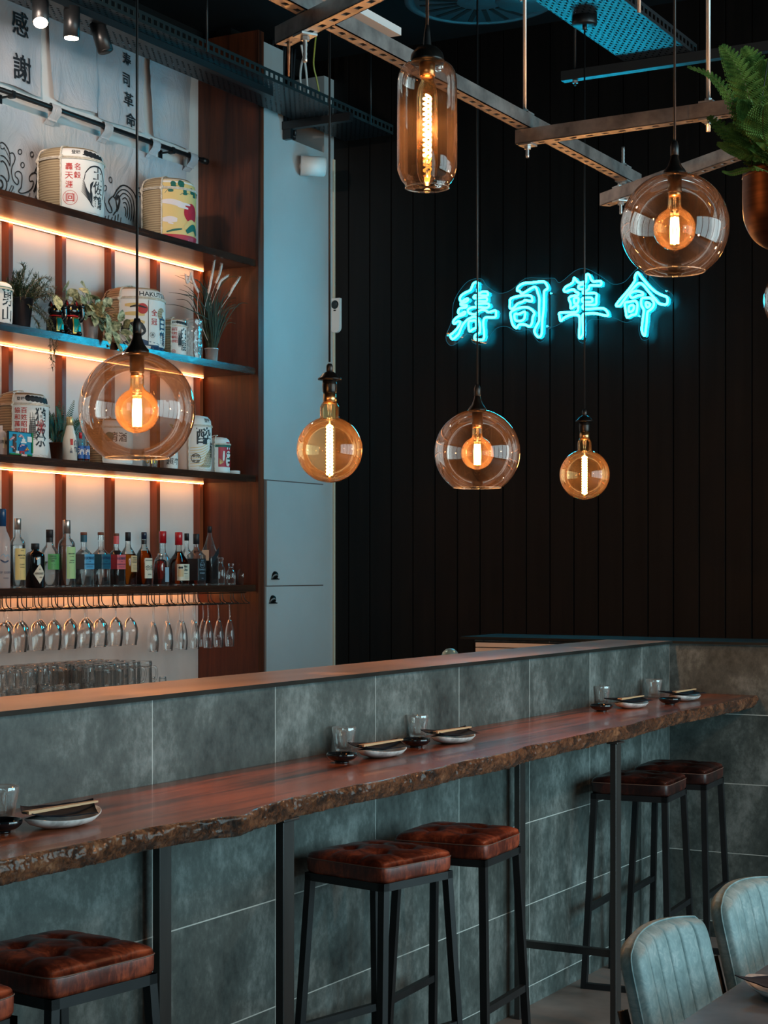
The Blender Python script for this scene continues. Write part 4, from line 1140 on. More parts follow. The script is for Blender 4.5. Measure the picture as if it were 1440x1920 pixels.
# ================================================================== THINGS ON THE SHELVES
LM = [M_paper, M_ink, M_red, M_green, M_navy, M_yellow, M_cred, M_pinkwhite, M_straw]
IDX = dict(paper=0, ink=1, red=2, green=3, navy=4, yellow=5, cred=6, lilac=7, straw=8)
class Wrap:
    """surface round a vertical axis; angle 0 faces the room (-Y), positive to the right"""
    def __init__(s, mb, R, sq=0.0): s.mb = mb; s.R = R; s.sq = sq
    def P(s, ang, z, off=0.0):
        R = s.R(z) if callable(s.R) else s.R
        a = -pi/2 + ang
        r = R * sect(a, s.sq) + off
        return (r*cos(a), r*sin(a), z)
    def patch(s, a0, a1, z0, z1, mat=0, off=0.0015, na=18, nz=6):
        a0, a1 = radians(a0), radians(a1)
        vs = [s.P(a0+(a1-a0)*i/na, z0+(z1-z0)*j/nz, off) for j in range(nz+1) for i in range(na+1)]
        fs = [(j*(na+1)+i, j*(na+1)+i+1, (j+1)*(na+1)+i+1, (j+1)*(na+1)+i) for j in range(nz) for i in range(na)]
        s.mb.add(vs, fs, mat, True)
    def text(s, txt, ang, zc, h=None, w=None, mat=1, off=0.003, vertical=False, step=1.15, slant=0.0):
        if vertical:
            n = len(txt)
            for i, ch in enumerate(txt): s.text(ch, ang, zc + ((n-1)/2 - i)*h*step, h, w, mat, off)
            return
        vs, fs = fit_glyphs(txt, w=w, h=h)
        R = s.R(zc) if callable(s.R) else s.R
        s.mb.add([s.P(radians(ang)+x/R, zc+y+slant*x, off) for x, y in vs], fs, mat)
    def ring(s, ang, zc, r, wd, mat=1, off=0.003, n=28, fill=False):
        R = s.R(zc) if callable(s.R) else s.R
        a_ = radians(ang); vs = []; fs = []
        rr = (0.0, r*0.5, r) if fill else (r-wd, r)
        for k in range(n):
            c, d = cos(2*pi*k/n), sin(2*pi*k/n)
            for q in rr: vs.append(s.P(a_ + q*c/R, zc+q*d, off))
        m = len(rr)
        for k in range(n):
            k2 = (k+1) % n
            for q in range(m-1): fs.append((k*m+q, k*m+q+1, k2*m+q+1, k2*m+q))
        s.mb.add(vs, fs, mat)
    def line(s, pts, wd, mat=1, off=0.003, k=4, closed=False):
        """pts: (degrees, z)"""
        Rm = s.R(pts[0][1]) if callable(s.R) else s.R
        P = catmull([Vector((radians(a)*Rm, z, 0)) for a, z in pts], k, closed); N = len(P); vs = []; fs = []
        for i, p in enumerate(P):
            d = (P[(i+1)%N]-P[i-1]) if closed else (P[min(i+1,N-1)]-P[max(i-1,0)])
            d = d.normalized() if d.length > 0 else Vector((1,0,0))
            tp = 1.0 if closed else (0.45 + 0.55*sin(pi*min(1, (i+0.5)/N)))
            for sg in (1, -1): vs.append(s.P((p.x - sg*d.y*wd*tp/2)/Rm, p.y + sg*d.x*wd*tp/2, off))
        for i in range(N if closed else N-1):
            j = (i+1) % N; fs.append((2*i, 2*i+1, 2*j+1, 2*j))
        s.mb.add(vs, fs, mat)

def shelf_spot(px, Y, zs):
    p = on_y(px, 500, Y); t = Y / ray(px, 500)[1]
    return p[0], t
def rope_tube(mb, pts, r):
    P = catmull(pts, 5); N = len(P)
    # two twisted strands
    for ph in (0, pi):
        out = []
        for i, p in enumerate(P):
            d = (P[min(i+1,N-1)]-P[max(i-1,0)]).normalized()
            a = Vector((0,0,1)) if abs(d.z) < 0.9 else Vector((1,0,0))
            n_ = (a - d*a.dot(d)).normalized(); b_ = d.cross(n_)
            L = i*1.25
            out.append(p + (n_*cos(L+ph) + b_*sin(L+ph))*r*0.55)
        mb.tube(out, r*0.68, 6)
def barrel(label, px, rpx, top_py, zs, deco, Y=5.485, ropes=True, straw_=True, a_l=-70, paper='paper', right=75):
    X, t = shelf_spot(px, Y, zs)
    R = rpx*t/3300; H = 1.6 + (1065-top_py)/3300*t - zs
    o = thing('sake_barrel', label, 'barrel', (X, Y, zs), 0, 'straw wrapped sake barrels on the shelves')
    prof = [(0.0,0.001),(R*0.80,0.001),(R*0.93,H*0.03),(R*0.985,H*0.09),(R,H*0.3),(R,H*0.80),(R*0.985,H*0.83),(R*0.95,H*0.91),(R*0.80,H*0.97),(R*0.4,H*0.995),(0,H)]
    mb = MB(); mb.lathe(prof, 48); mb.build('body', M_straw if straw_ else M_paper, o)
    def RR(z):
        f = z/H
        for (r0,z0),(r1,z1) in zip(prof[1:-1], prof[2:]):
            if z <= z1: 
                return (r0 + (r1-r0)*((z-z0)/(z1-z0) if z1 > z0 else 0)) if z >= z0 else r0
        return 0.01
    mb = MB(); w = Wrap(mb, RR)
    w.patch(a_l, right, H*0.03, H*0.975, IDX[paper], 0.002, 30, 26)
    # crumpled gathered foot of the wrapping paper
    for k in range(9):
        a0 = a_l + (right-a_l)*k/9; a1 = a_l + (right-a_l)*(k+1)/9
        p = [w.P(radians(a0), H*0.07, 0.004), w.P(radians(a1), H*0.07, 0.004), w.P(radians(a1)-0.02, 0.003, 0.0), w.P(radians(a0)+0.03, 0.003, 0.004)]
        p[1] = (p[1][0], p[1][1], p[1][2]-0.006)
        mb.add(p, [(0,1,2,3)], IDX[paper])
    deco(w, R, H)
    mb.build('paper_wrap', LM, o)
    if ropes:
        mb = MB(); rr = 0.0042 if R > 0.12 else 0.003
        for f in (0.795, 0.815):
            mb.tube([w.P(2*pi*k/48, H*f, 0.006) for k in range(48)], rr*0.75, 6, closed=True)
        for a_ in (a_l+2, a_l-52):
            ar = radians(a_)
            rope_tube(mb, [Vector(w.P(ar, z, 0.007)) for z in [H*0.02, H*0.12, H*0.35, H*0.6, H*0.8, H*0.9, H*0.965]] + [Vector((w.P(ar,H*0.97)[0]*0.4, w.P(ar,H*0.97)[1]*0.4, H+0.008)), Vector((0,0,H+0.009))], rr)
            for q in range(3): mb.ball(Vector(w.P(ar + (q-1)*0.03, H*(0.795+0.012*q), 0.010)), rr*2.0, 8)
        mb.build('rope', M_rope, o)
    return o, R, H

def deco_crane(w, R, H):
    w.text('登録', -42, H*0.885, h=H*0.06, mat=1)
    for k in range(5): w.ring(-22+k*9, H*(0.885-0.010*k), R*0.10, 0, IDX['ink'], fill=True)
    w.line([(-30,H*0.86),(-5,H*0.845),(25,H*0.835)], R*0.05, IDX['ink'])
    w.text('名穀', -40, H*0.62, h=H*0.095, mat=2, vertical=True, step=1.25)
    w.text('轟天涯', -54, H*0.55, h=H*0.10, mat=2, vertical=True, step=1.25)
    w.ring(-52, H*0.24, R*0.22, 0.0022, 2)
    w.text('回', -52, H*0.24, h=R*0.24, mat=2)
    for a0 in (-60,-56,-48,-44): w.line([(a0,H*0.17),(a0,H*0.31)], 0.0018, 2)
    BOLD[0] = 0.012; w.text('土佐鶴', 2, H*0.42, h=H*0.185, w=R*0.42, mat=1, vertical=True, step=1.08)
    BOLD[0] = 0.012
    for q in range(7):
        w.line([(-30-q*0.5,H*(0.52-q*0.03)),(-22,H*(0.36-q*0.018)),(-12,H*(0.30-q*0.02)),(-16,H*(0.44-q*0.02)),(-9,H*0.50)], 0.0042, 1)
    w.line([(-26,H*0.60),(-16,H*0.69),(-2,H*0.72),(12,H*0.69),(22,H*0.55),(22,H*0.4),(16,H*0.28)], 0.009, 1)
    w.line([(-26,H*0.60),(-28,H*0.5)], 0.004, 1); w.line([(-20,H*0.28),(-14,H*0.18),(-8,H*0.14)], 0.006, 1)
barrel('large sake barrel with a black crane and large black characters on the top shelf', 133, 61, 283, 3.283, deco_crane)
def deco_fuji(w, R, H):
    w.patch(-70, 75, H*0.03, H*0.975, IDX['yellow'], 0.0026, 30, 20)
    for a, z, r in ((-44,0.87,0.10),(-26,0.88,0.13),(-50,0.80,0.07),(-18,0.77,0.08),(2,0.80,0.10),(12,0.76,0.09),(30,0.78,0.12)):
        w.ring(a, H*z, R*r, 0, 3, off=0.004, fill=True); w.line([(a-5,H*(z-.04)),(a+6,H*(z-.035))], R*0.10, 3, off=0.0045)
    w.line([(-62,H*0.72),(-55,H*0.78),(-45,H*0.83),(-25,H*0.86)], 0.003, 3); w.line([(-30,H*0.71),(-18,H*0.75),(-5,H*0.74)], 0.003, 3)
    w.ring(0, H*0.46, R*0.36, 0, 6, off=0.0042, fill=True)
    w.line([(-68,H*0.60),(-50,H*0.60),(-30,H*0.575),(-18,H*0.56)], H*0.085, 7, off=0.005); w.line([(-35,H*0.54),(-10,H*0.52)], H*0.035, 7, off=0.0055); w.line([(-25,H*0.585),(-4,H*0.575)], H*0.035, 7, off=0.0055)
    w.line([(-66,H*0.335),(-50,H*0.34),(-36,H*0.335)], H*0.09, 7, off=0.005); w.line([(-55,H*0.29),(-44,H*0.275)], H*0.025, 7, off=0.0052)
    w.line([(-20,H*0.22),(-5,H*0.31),(8,H*0.31),(22,H*0.20)], H*0.09, 5, off=0.0048)
    w.line([(-14,H*0.17),(0,H*0.24),(12,H*0.25),(24,H*0.16)], H*0.10, 3, off=0.0052)
    w.line([(-58,H*0.155),(-40,H*0.19),(-25,H*0.21)], H*0.03, 3, off=0.005)
    w.patch(-70, 75, H*0.03, H*0.125, 6, 0.0052, 30, 4)
    w.patch(-66, 75, 0.001, H*0.035, 1, 0.004, 30, 2)
barrel('yellow sake barrel painted with a red sun over a green mountain on the top shelf', 316, 50.5, 338, 3.283, deco_fuji)
def deco_plain(txts, red='協和萬邦', red2='百姓昭明', big='獺祭', peony=False):
    def f(w, R, H):
        w.text('登録', -56, H*0.885, h=H*0.055, mat=1)
        for k in range(6): w.ring(-38+k*11, H*(0.895-0.006*k), R*0.13, 0, 1, fill=True)
        w.text(red, -63, H*0.56, h=H*0.085, mat=2, vertical=True, step=1.2)
        w.text(red2, -48, H*0.56, h=H*0.085, mat=2, vertical=True, step=1.2)
        for k in range(9): w.line([(-36+k*1.8, H*(0.30)), (-36+k*1.8, H*(0.50+0.20*sin(k*1.9)**2))], 0.0025, 1)
        for k in range(12): w.line([(-37, H*(0.27+0.03*k)), (-22, H*(0.28+0.03*k))], 0.0022, 1)
        BOLD[0] = 0.012; w.text(big, -6, H*0.47, h=H*0.29, w=R*0.58, mat=1, vertical=True, step=1.02); BOLD[0] = 0.012
        if peony:
            for q in range(9):
                a = 2*pi*q/9; w.line([(-6,H*0.48),(-6+9*cos(a),H*(0.48+0.10*sin(a+.4))),(-6+13*cos(a+.35),H*(0.48+0.085*sin(a))),(-6,H*0.48)], 0.0022, 2, off=0.0045)
        else: 
            w.ring(-58, H*0.15, R*0.16, 0.0018, 2); w.text('印', -58, H*0.15, h=R*0.18, mat=2)
    return f
def deco_edge(w, R, H):
    for k in range(8): w.ring(-60+k*16, H*0.80, R*0.10, 0, 3, fill=True)
    w.patch(-70,75,H*0.82,H*0.85,3,0.003)
    w.text('吟醸', -30, H*0.58, h=H*0.12, mat=2, vertical=True); w.text('男山', 2, H*0.42, h=H*0.32, w=R*0.62, mat=1, vertical=True, step=1.05)
barrel('sake barrel with green scalloped band at the left edge of the second shelf', -19, 41, 528, 2.692, deco_edge, Y=5.44)
def deco_wave(w, R, H):
    w.text('HAKUTSURU', 0, H*0.868, h=H*0.072, w=R*1.50, mat=1)
    for z in (0.69, 0.56, 0.44): w.line([(-72,H*z),(-50,H*z),(-34,H*(z-0.01))], H*0.065, 5)
    w.ring(-38, H*0.64, R*0.18, 0, 2, off=0.0035, fill=True); w.line([(-62,H*0.66),(-48,H*0.68),(-30,H*0.65)], H*0.03, 1, off=0.0045)
    w.patch(-26, 75, H*0.10, H*0.77, 0, 0.0042, 24, 6); w.line([(-27,H*0.09),(-27,H*0.77)], 0.0018, 1, off=0.005)
    w.text('全冠', -14, H*0.52, h=H*0.10, mat=2, off=0.006, vertical=True, step=1.4)
    w.ring(-18, H*0.25, R*0.10, 0.0016, 1, off=0.006); w.text('酒', -18, H*0.25, h=R*0.10, mat=1, off=0.006)
    w.ring(7, H*0.58, R*0.22, 0, 8, off=0.005, fill=True); w.ring(14, H*0.58, R*0.11, 0, 0, off=0.006, fill=True)
    w.text('白鶴', 10, H*0.33, h=H*0.22, w=R*0.34, mat=IDX['navy'], off=0.0065, vertical=True, step=1.05)
    for k in range(3): w.line([(-80,H*(0.30+0.03*k)),(-62,H*(0.34+0.03*k)),(-44,H*(0.38+0.02*k)),(-34,H*0.30),(-44,H*0.22)], H*0.05, 1, off=0.004)
    w.ring(-52, H*0.24, R*0.12, 0, 5, off=0.005, fill=True)
    w.line([(-75,H*0.11),(-50,H*0.15),(-30,H*0.12),(0,H*0.10)], H*0.08, 4, off=0.0045); w.patch(-20,40,H*0.02,H*0.08,4,0.0045)
barrel('large round sake barrel with capital letters round its rim on the second shelf', 253, 55, 542, 2.692, deco_wave, a_l=-84)
barrel('small sake barrel with two red columns of characters beside the glass jug', 327, 23, 599, 2.692, deco_plain(0, big='白鹿'), Y=5.43)
barrel('sake barrel with a red flower and bold black brushwork on the third shelf', 44, 46, 737, 2.105, deco_plain(0, peony=True), Y=5.47, a_l=-76)
def deco_drunk(w, R, H):
    w.text('登録', -2, H*0.90, h=H*0.07, mat=1)
    BOLD[0] = 0.012; w.text('酔', -16, H*0.63, h=H*0.30, w=R*1.0, mat=1)
    w.text('鯨', 22, H*0.40, h=H*0.30, w=R*0.5, mat=1)
    BOLD[0] = 0.012
    for k in range(8): w.line([(-64,H*(0.10+0.045*k)),(-30,H*(0.12+0.045*k)),(-12+k*2,H*(0.20+0.045*k))], 0.004, 5)
    for k in range(7): w.line([(-36+k*6,H*0.09),(-20+k*6,H*0.14),(-8+k*5,H*0.30),(14+k*3,H*0.44)], 0.006, IDX['straw'])
    w.ring(-46, H*0.24, R*0.26, 0.003, 1); w.text('幹純', -46, H*0.28, h=R*0.18, mat=1, off=0.004); w.text('海酒', -46, H*0.19, h=R*0.18, mat=1, off=0.004)
barrel('white sake barrel with one very large black character on the third shelf', 362, 34, 779, 2.105, deco_drunk, Y=5.45, straw_=False)
def deco_lucky(w, R, H):
    w.patch(-52, 60, H*0.20, H*0.74, 6, 0.003); w.patch(-70,75,H*0.72,H*0.80,3,0.004)
    w.ring(2, H*0.54, R*0.26, 0, 0, off=0.006, fill=True); w.line([(-3,H*0.22),(-2,H*0.40),(4,H*0.46)], R*0.5, 0, off=0.0055)
    w.line([(-28,H*0.36),(-26,H*0.62)], R*0.18, 0, off=0.006)
    for a in (-6, 10): w.ring(a, H*0.56, R*0.07, 0, 1, off=0.0075, fill=True); w.line([(a-2,H*0.66),(a,H*0.72)], R*0.12, 0, off=0.006)
    w.patch(-10,14,H*0.40,H*0.44,3,0.0075,8,2); w.ring(2,H*0.32,R*0.10,0,1,off=0.0075,fill=True)
    for k in range(5): w.line([(-46,H*0.26),(-46+k*5,H*(0.42-0.02*k))], 0.003, 5, off=0.006)
    w.patch(-12,14,H*0.78,H*0.86,6,0.005,8,2)
barrel('small sake barrel with a white lucky cat on a red ground, third shelf right end', 408, 22.5, 820, 2.105, deco_lucky, Y=5.44, straw_=False)
def deco_small(w, R, H):
    w.text('清酒', -30, H*0.6, h=H*0.2, mat=1); 
    for k in range(9): w.ring(-60+k*14, H*0.24, R*0.07, 0.002, 1)
    w.ring(-52, H*0.60, R*0.20, 0, 3, fill=True)
barrel('white sake barrel standing behind the globe pendant on the third shelf', 205, 43, 786, 2.105, deco_small, Y=5.48)

# ------------------------------------------------------------------ plants
def greens(name, c1, c2, rough=0.5, scale=40):
    return noisy(name, c1, c2, scale, rough, bmp=0.1, lo=0.35, hi=0.65)
M_needle = greens('dark_needle_leaf', (0.010,0.028,0.016), (0.045,0.085,0.035))
M_grass = greens('grass_blade', (0.008,0.013,0.004), (0.040,0.042,0.012), 0.7)
M_fern = greens('fern_leaf', (0.045,0.11,0.018), (0.19,0.29,0.055))
M_fernd = greens('dark_fern_leaf', (0.012,0.040,0.018), (0.06,0.12,0.05))
M_varieg = greens('variegated_leaf', (0.030,0.075,0.025), (0.72,0.70,0.42), 0.5, 45)
M_stem = plain('plant_stem', (0.16,0.10,0.04), 0.6)
M_soil = plain('potting_soil', (0.02,0.013,0.008), 0.9)
M_tin = noisy('brushed_tin', (0.85,0.85,0.85), (0.95,0.95,0.95), 30, 0.27, (1,1,0.1), metal=0.72)
def leaf(mb, p, d, up, L, W, mat=0, fold=0.25, heart=False, droop=0.0):
    d = Vector(d).normalized(); s_ = d.cross(Vector(up))
    if s_.length < 1e-4: s_ = d.cross(Vector((1,0,0)))
    s_.normalize(); u = s_.cross(d); p = Vector(p)
    prof = [(0,0.02),(0.12,0.55 if not heart else 0.85),(0.35,1.0),(0.6,0.85),(0.85,0.4),(1.0,0.0)]
    vs = []; fs = []
    for f, wd in prof:
        c = p + d*(L*f - (0.12*L if heart and f < 0.05 else 0)) - Vector((0,0,1))*droop*L*f*f
        vs += [c - s_*W*wd/2 + u*fold*W*wd/2, c, c + s_*W*wd/2 + u*fold*W*wd/2]
    for i in range(len(prof)-1):
        a = 3*i; fs += [(a,a+1,a+4,a+3),(a+1,a+2,a+5,a+4)]
    mb.add(vs, fs, mat, True)
def pot(parent, r0, r1, h, mat, rim=0.003, name='pot', n=36):
    mb = MB(); mb.lathe([(0.0,0.0),(r0*0.96,0.0),(r0,0.003),(r1,h-0.004),(r1+rim,h-0.004),(r1+rim,h),(r1-0.003,h),(r1-0.005,h-0.015),(0.0,h-0.015)], n)
    return mb.build(name, mat, parent)
def soil(parent, r, z):
    mb = MB(); mb.lathe([(r,z-0.004),(r*0.7,z+0.003),(0,z+0.005)], 20); mb.build('soil', M_soil, parent)
# rosemary-like bush
random.seed(21)
X, t_ = shelf_spot(37, 5.42, 0)
rb = thing('potted_bush', 'dark needle-leaved bush in a black pot on the second shelf', 'plant', (X, 5.42, 2.692))
pot(rb, 0.045, 0.062, 0.15, plain('black_pot', (0.012,0.014,0.018), 0.35)); soil(rb, 0.056, 0.135)
mb = MB(); ms_ = MB()
def needle_spray(mb, ms_, P, nl=0.022, dens=0.009, wn=0.0032):
    P = catmull(P, 6); acc = 0
    ms_.tube(P, 0.0011, 4)
    for i in range(1, len(P)):
        d = P[i]-P[i-1]; acc += d.length
        if acc < dens*0.5: continue
        acc = 0
        for q in range(3):
            v = Vector((random.uniform(-1,1), random.uniform(-1,1), random.uniform(-0.6,1))); v = (v - d.normalized()*v.dot(d.normalized())*0.2).normalized()
            leaf(mb, P[i], d.normalized()*0.7 + v, (0,0,1), nl*random.uniform(0.7,1.2), wn, 0, 0.1)
for k in range(74):
    a = random.uniform(0, 2*pi); e = random.uniform(0.15, 1.0); L = random.uniform(0.11, 0.20)
    d = Vector((cos(a)*e + 0.30, sin(a)*e*0.5 - 0.12, 1.15 - e*0.8))
    p0 = Vector((cos(a)*0.03, sin(a)*0.03, 0.14)); 
    needle_spray(mb, ms_, [p0, p0 + d*L*0.35, p0 + d*L*0.7 - Vector((0,0,0.015*e)), p0 + d*L*0.98 - Vector((0,0,0.075*e*random.uniform(0.2,1.3)))])
def loc_on(px, py, Y, root): 
    q = on_y(px, py, Y); return Vector((q[0]-root.location.x, Y-root.location.y, q[2]-root.location.z))
for pts in ([(60,575),(78,590),(92,610),(98,640),(101,660),(97,690)], [(60,570),(82,585),(96,605),(105,635),(104,655)], [(50,570),(70,585),(84,600),(92,622),(93,650),(95,675)], [(46,560),(62,530),(82,520),(94,526)], [(38,560),(42,530),(44,505),(40,494)], [(58,590),(66,600),(72,612),(70,620)]):
    for q in range(2): needle_spray(mb, ms_, [loc_on(px+q*2, py, 5.36 - 0.015*i - q*0.01, rb) for i, (px, py) in enumerate(pts)])
mb.build('foliage', M_needle, rb); ms_.build('stems', M_stem, rb)
# variegated ivy in tin
random.seed(5)
X, t_ = shelf_spot(170, 5.385, 0)
iv = thing('potted_ivy', 'variegated ivy spilling from a shiny tin pot on the second shelf', 'plant', (X, 5.385, 2.692))
pot(iv, 0.030, 0.042, 0.115, M_tin); soil(iv, 0.037, 0.10)
mb = MB(); ms_ = MB()
def heart_at(p, d, s_):
    leaf(mb, p, d, (random.uniform(-.3,.3), -1.0, 0.5+random.uniform(-.3,.3)), s_, s_*0.82, 0, 0.16, True, 0.15)
ivy_px = [(118,545),(128,552),(140,543),(150,541),(160,538),(168,548),(155,555),(172,560),(183,558),(190,565),(196,572),(205,575),(147,562),(160,570),(172,575),(182,578),(192,588),(203,592),(213,590),(224,602),(232,612),(198,605),(206,615),(215,622),(228,625),(236,632),(243,642),(240,655),(231,640),(200,625),(245,610),(188,600),(178,588),(135,570),(125,565),(112,560),(105,556),(128,580),(194,635),(250,625),(142,552),(165,580),(152,585),(218,640)]
for i, (px, py) in enumerate(ivy_px):
    Yq = 5.385 + (random.uniform(-0.09, 0.06) if px < 190 else random.uniform(-0.10,-0.06))
    p = loc_on(px, py, Yq, iv)
    if p.z < 0.0: p.y = min(p.y, -0.115)
    base = Vector((0,0,0.11)); mid = (base + p)/2 + Vector((0,0,0.03))
    ms_.tube(catmull([base, mid, p], 4), 0.0011, 4)
    d = Vector((p.x*0.8 + random.uniform(-.3,.3), -0.25+random.uniform(-.2,.2), random.uniform(-0.9,0.25)))
    heart_at(p, d, random.uniform(0.05,0.078))
for k in range(34):
    a = random.uniform(0,2*pi); r = random.uniform(0.02,0.12)
    p = Vector((cos(a)*r*1.15-0.02, sin(a)*r*0.6, 0.125 + random.uniform(0,0.075)*(1-r*4)))
    heart_at(p, (cos(a), sin(a)*0.5-0.2, random.uniform(-0.7,0.4)), random.uniform(0.038,0.06))
mb.build('foliage', M_varieg, iv); ms_.build('stems', M_stem, iv)
# grass with plumes
random.seed(9)
X, t_ = shelf_spot(397, 5.42, 0)
gr = thing('potted_grass', 'ornamental grass with white plumes in a small tin on the second shelf', 'plant', (X, 5.42, 2.692))
pot(gr, 0.030, 0.036, 0.088, M_tin); soil(gr, 0.031, 0.075)
mb = MB()
def blade(mb, P, w):
    P = catmull(P, 6); N = len(P); vs = []; fs = []
    for i, p in enumerate(P):
        d = (P[min(i+1,N-1)]-P[max(i-1,0)]).normalized(); s_ = d.cross(Vector((0.3,1,0.1))).normalized()
        ww = w*(1-(i/N)**2)*0.5 + 0.0003
        vs += [p - s_*ww, p + Vector((0,-1,0))*ww*0.4, p + s_*ww]
    for i in range(N-1): a = 3*i; fs += [(a,a+1,a+4,a+3),(a+1,a+2,a+5,a+4)]
    mb.add(vs, fs, 0, True)
for k in range(105):
    a = random.uniform(0,2*pi); e = abs(random.gauss(0, 0.42)); L = random.uniform(0.20,0.44)*(1-0.15*e)
    dx, dy = cos(a)*e, sin(a)*e*0.45
    p0 = Vector((cos(a)*0.02, sin(a)*0.02, 0.07))
    blade(mb, [p0, p0+Vector((dx*L*0.25, dy*L*0.25, L*0.4)), p0+Vector((dx*L*0.7, dy*L*0.6, L*0.75)), p0+Vector((dx*L*1.15, dy*L, L*(0.98-0.30*e)))], 0.0055)
for pts in ([(392,600),(375,590),(350,578),(330,572),(310,571)],[(394,590),(370,560),(345,552),(316,548)],[(394,580),(378,548),(355,528),(328,516)],[(395,570),(380,535),(358,520),(337,516)],[(396,590),(405,550),(430,520),(458,523)],[(398,590),(420,560),(440,535),(452,528)]):
    blade(mb, [loc_on(px, py, 5.40, gr) for px, py in pts], 0.005)
mb.build('foliage', M_grass, gr)
M_plume = noisy('white_plume', (0.62,0.52,0.47), (0.85,0.76,0.70), 90, 0.9)
for pts in ([(357,516),(352,525),(349,517)][:1]+[(351,530),(348,515)], [(372,549),(364,532),(357,512)], [(391,550),(396,524),(402,490)], [(405,531),(412,512),(416,495)], [(408,543),(414,527),(428,517)], [(429,556),(438,538),(450,520)]):
    P = catmull([loc_on(px, py, 5.36, gr) for px, py in pts], 8); m_ = MB(); N = len(P)
    m_.tube(P, [0.0018+0.0052*sin(pi*min(1,(i+0.4)/N))**0.5 for i in range(N)], 8)
    for i in range(N*7):
        j = min(N-1, i//7); a = random.uniform(0,2*pi); c = P[j]
        v = Vector((cos(a), sin(a), 0.8)).normalized(); m_.tube([c, c+v*0.0125], [0.001,0.0003], 3, caps=False)
    m_.tube(catmull([P[0], Vector((P[0].x*0.6, 0, P[0].z*0.7)), Vector((0,0,0.08))], 4), 0.0012, 4)
    m_.build('plume', M_plume, gr)
# shelf fern
def frond(mb, ms_, P, wmax, n, mat=0, teeth=False, up=(0,-1,0.4)):
    P = catmull(P, max(3, n//(len(P)-1)+1)); N = len(P)
    ms_.tube(P, [0.0016*(1-0.7*i/N) for i in range(N)], 5)
    for i in range(2, N):
        f = i/N; d = (P[min(i+1,N-1)]-P[i-1]).normalized()
        s_ = d.cross(Vector(up)).normalized()
        w = wmax * (sin(pi*min(1, f*0.86+0.14))**0.75) * (1.0 if f < 0.5 else 1)
        for sg in (-1, 1):
            dv = (s_*sg + d*0.45).normalized()
            if not teeth: leaf(mb, P[i], dv, up, w, w*0.30+0.002, mat, 0.1, False, 0.15)
            else:
                # toothed leaflet built of small lobes on a midrib
                m = max(4, int(w/0.006)); 
                for q in range(m):
                    g = q/m; b_ = P[i] + dv*w*g; ll = w*0.30*(1-g)*(1.0) + 0.003
                    for s2 in (-1, 1):
                        dd = (dv*0.75 + d*s2*0.8).normalized(); leaf(mb, b_, dd, up, ll, ll*0.62+0.0015, mat, 0.2, False, 0.1)
                leaf(mb, P[i], dv, up, w, w*0.14, mat, 0.1)
random.seed(31)
X, t_ = shelf_spot(107, 5.47, 0)
sf = thing('potted_fern', 'small dark fern in a brown pot between barrel and white bottle, third shelf', 'plant', (X, 5.47, 2.105))
pot(sf, 0.026, 0.037, 0.095, plain('brown_pot', (0.09,0.035,0.018), 0.6)); soil(sf, 0.031, 0.082)
mb = MB(); ms_ = MB()
for k in range(26):
    a = random.uniform(0,2*pi); e = random.uniform(0.2,0.9); L = random.uniform(0.12,0.24); p0 = Vector((0,0,0.085))
    d = Vector((cos(a)*e, sin(a)*e*0.55, 1.1-e*0.6))
    frond(mb, ms_, [p0, p0+d*L*0.5, p0+d*L - Vector((0,0,0.04*e))], 0.024, 18)
for pts in ([(105,830),(112,800),(110,775),(105,762)],[(112,830),(122,800),(131,775),(139,751)],[(114,832),(130,815),(142,795),(150,790)],[(100,830),(98,800),(95,780)]):
    frond(mb, ms_, [loc_on(px, py, 5.44, sf) for px, py in pts], 0.024, 22)
mb.build('foliage', M_fernd, sf); ms_.build('stems', M_stem, sf)
# plant between pendant and barrel
X, t_ = shelf_spot(345, 5.56, 0)
pl = thing('potted_plant', 'green leafy plant half hidden behind the globe pendant on the third shelf', 'plant', (X, 5.56, 2.105))
pot(pl, 0.03, 0.042, 0.10, bpy.data.materials['brown_pot']); soil(pl, 0.036, 0.085); mb = MB(); ms_ = MB()
for pts in ([(345,830),(355,795),(368,786),(380,800),(392,818)],[(345,830),(352,800),(360,786),(372,790),(385,806)],[(345,830),(340,800),(350,785)],[(345,830),(362,812),(374,812)],[(345,830),(330,805),(318,796)],[(345,830),(350,805),(366,800),(376,812)]):
    frond(mb, ms_, [loc_on(px, py, 5.56-0.032*i, pl) for i, (px, py) in enumerate(pts)], 0.020, 20)
mb.build('foliage', M_fern, pl); ms_.build('stems', M_stem, pl)

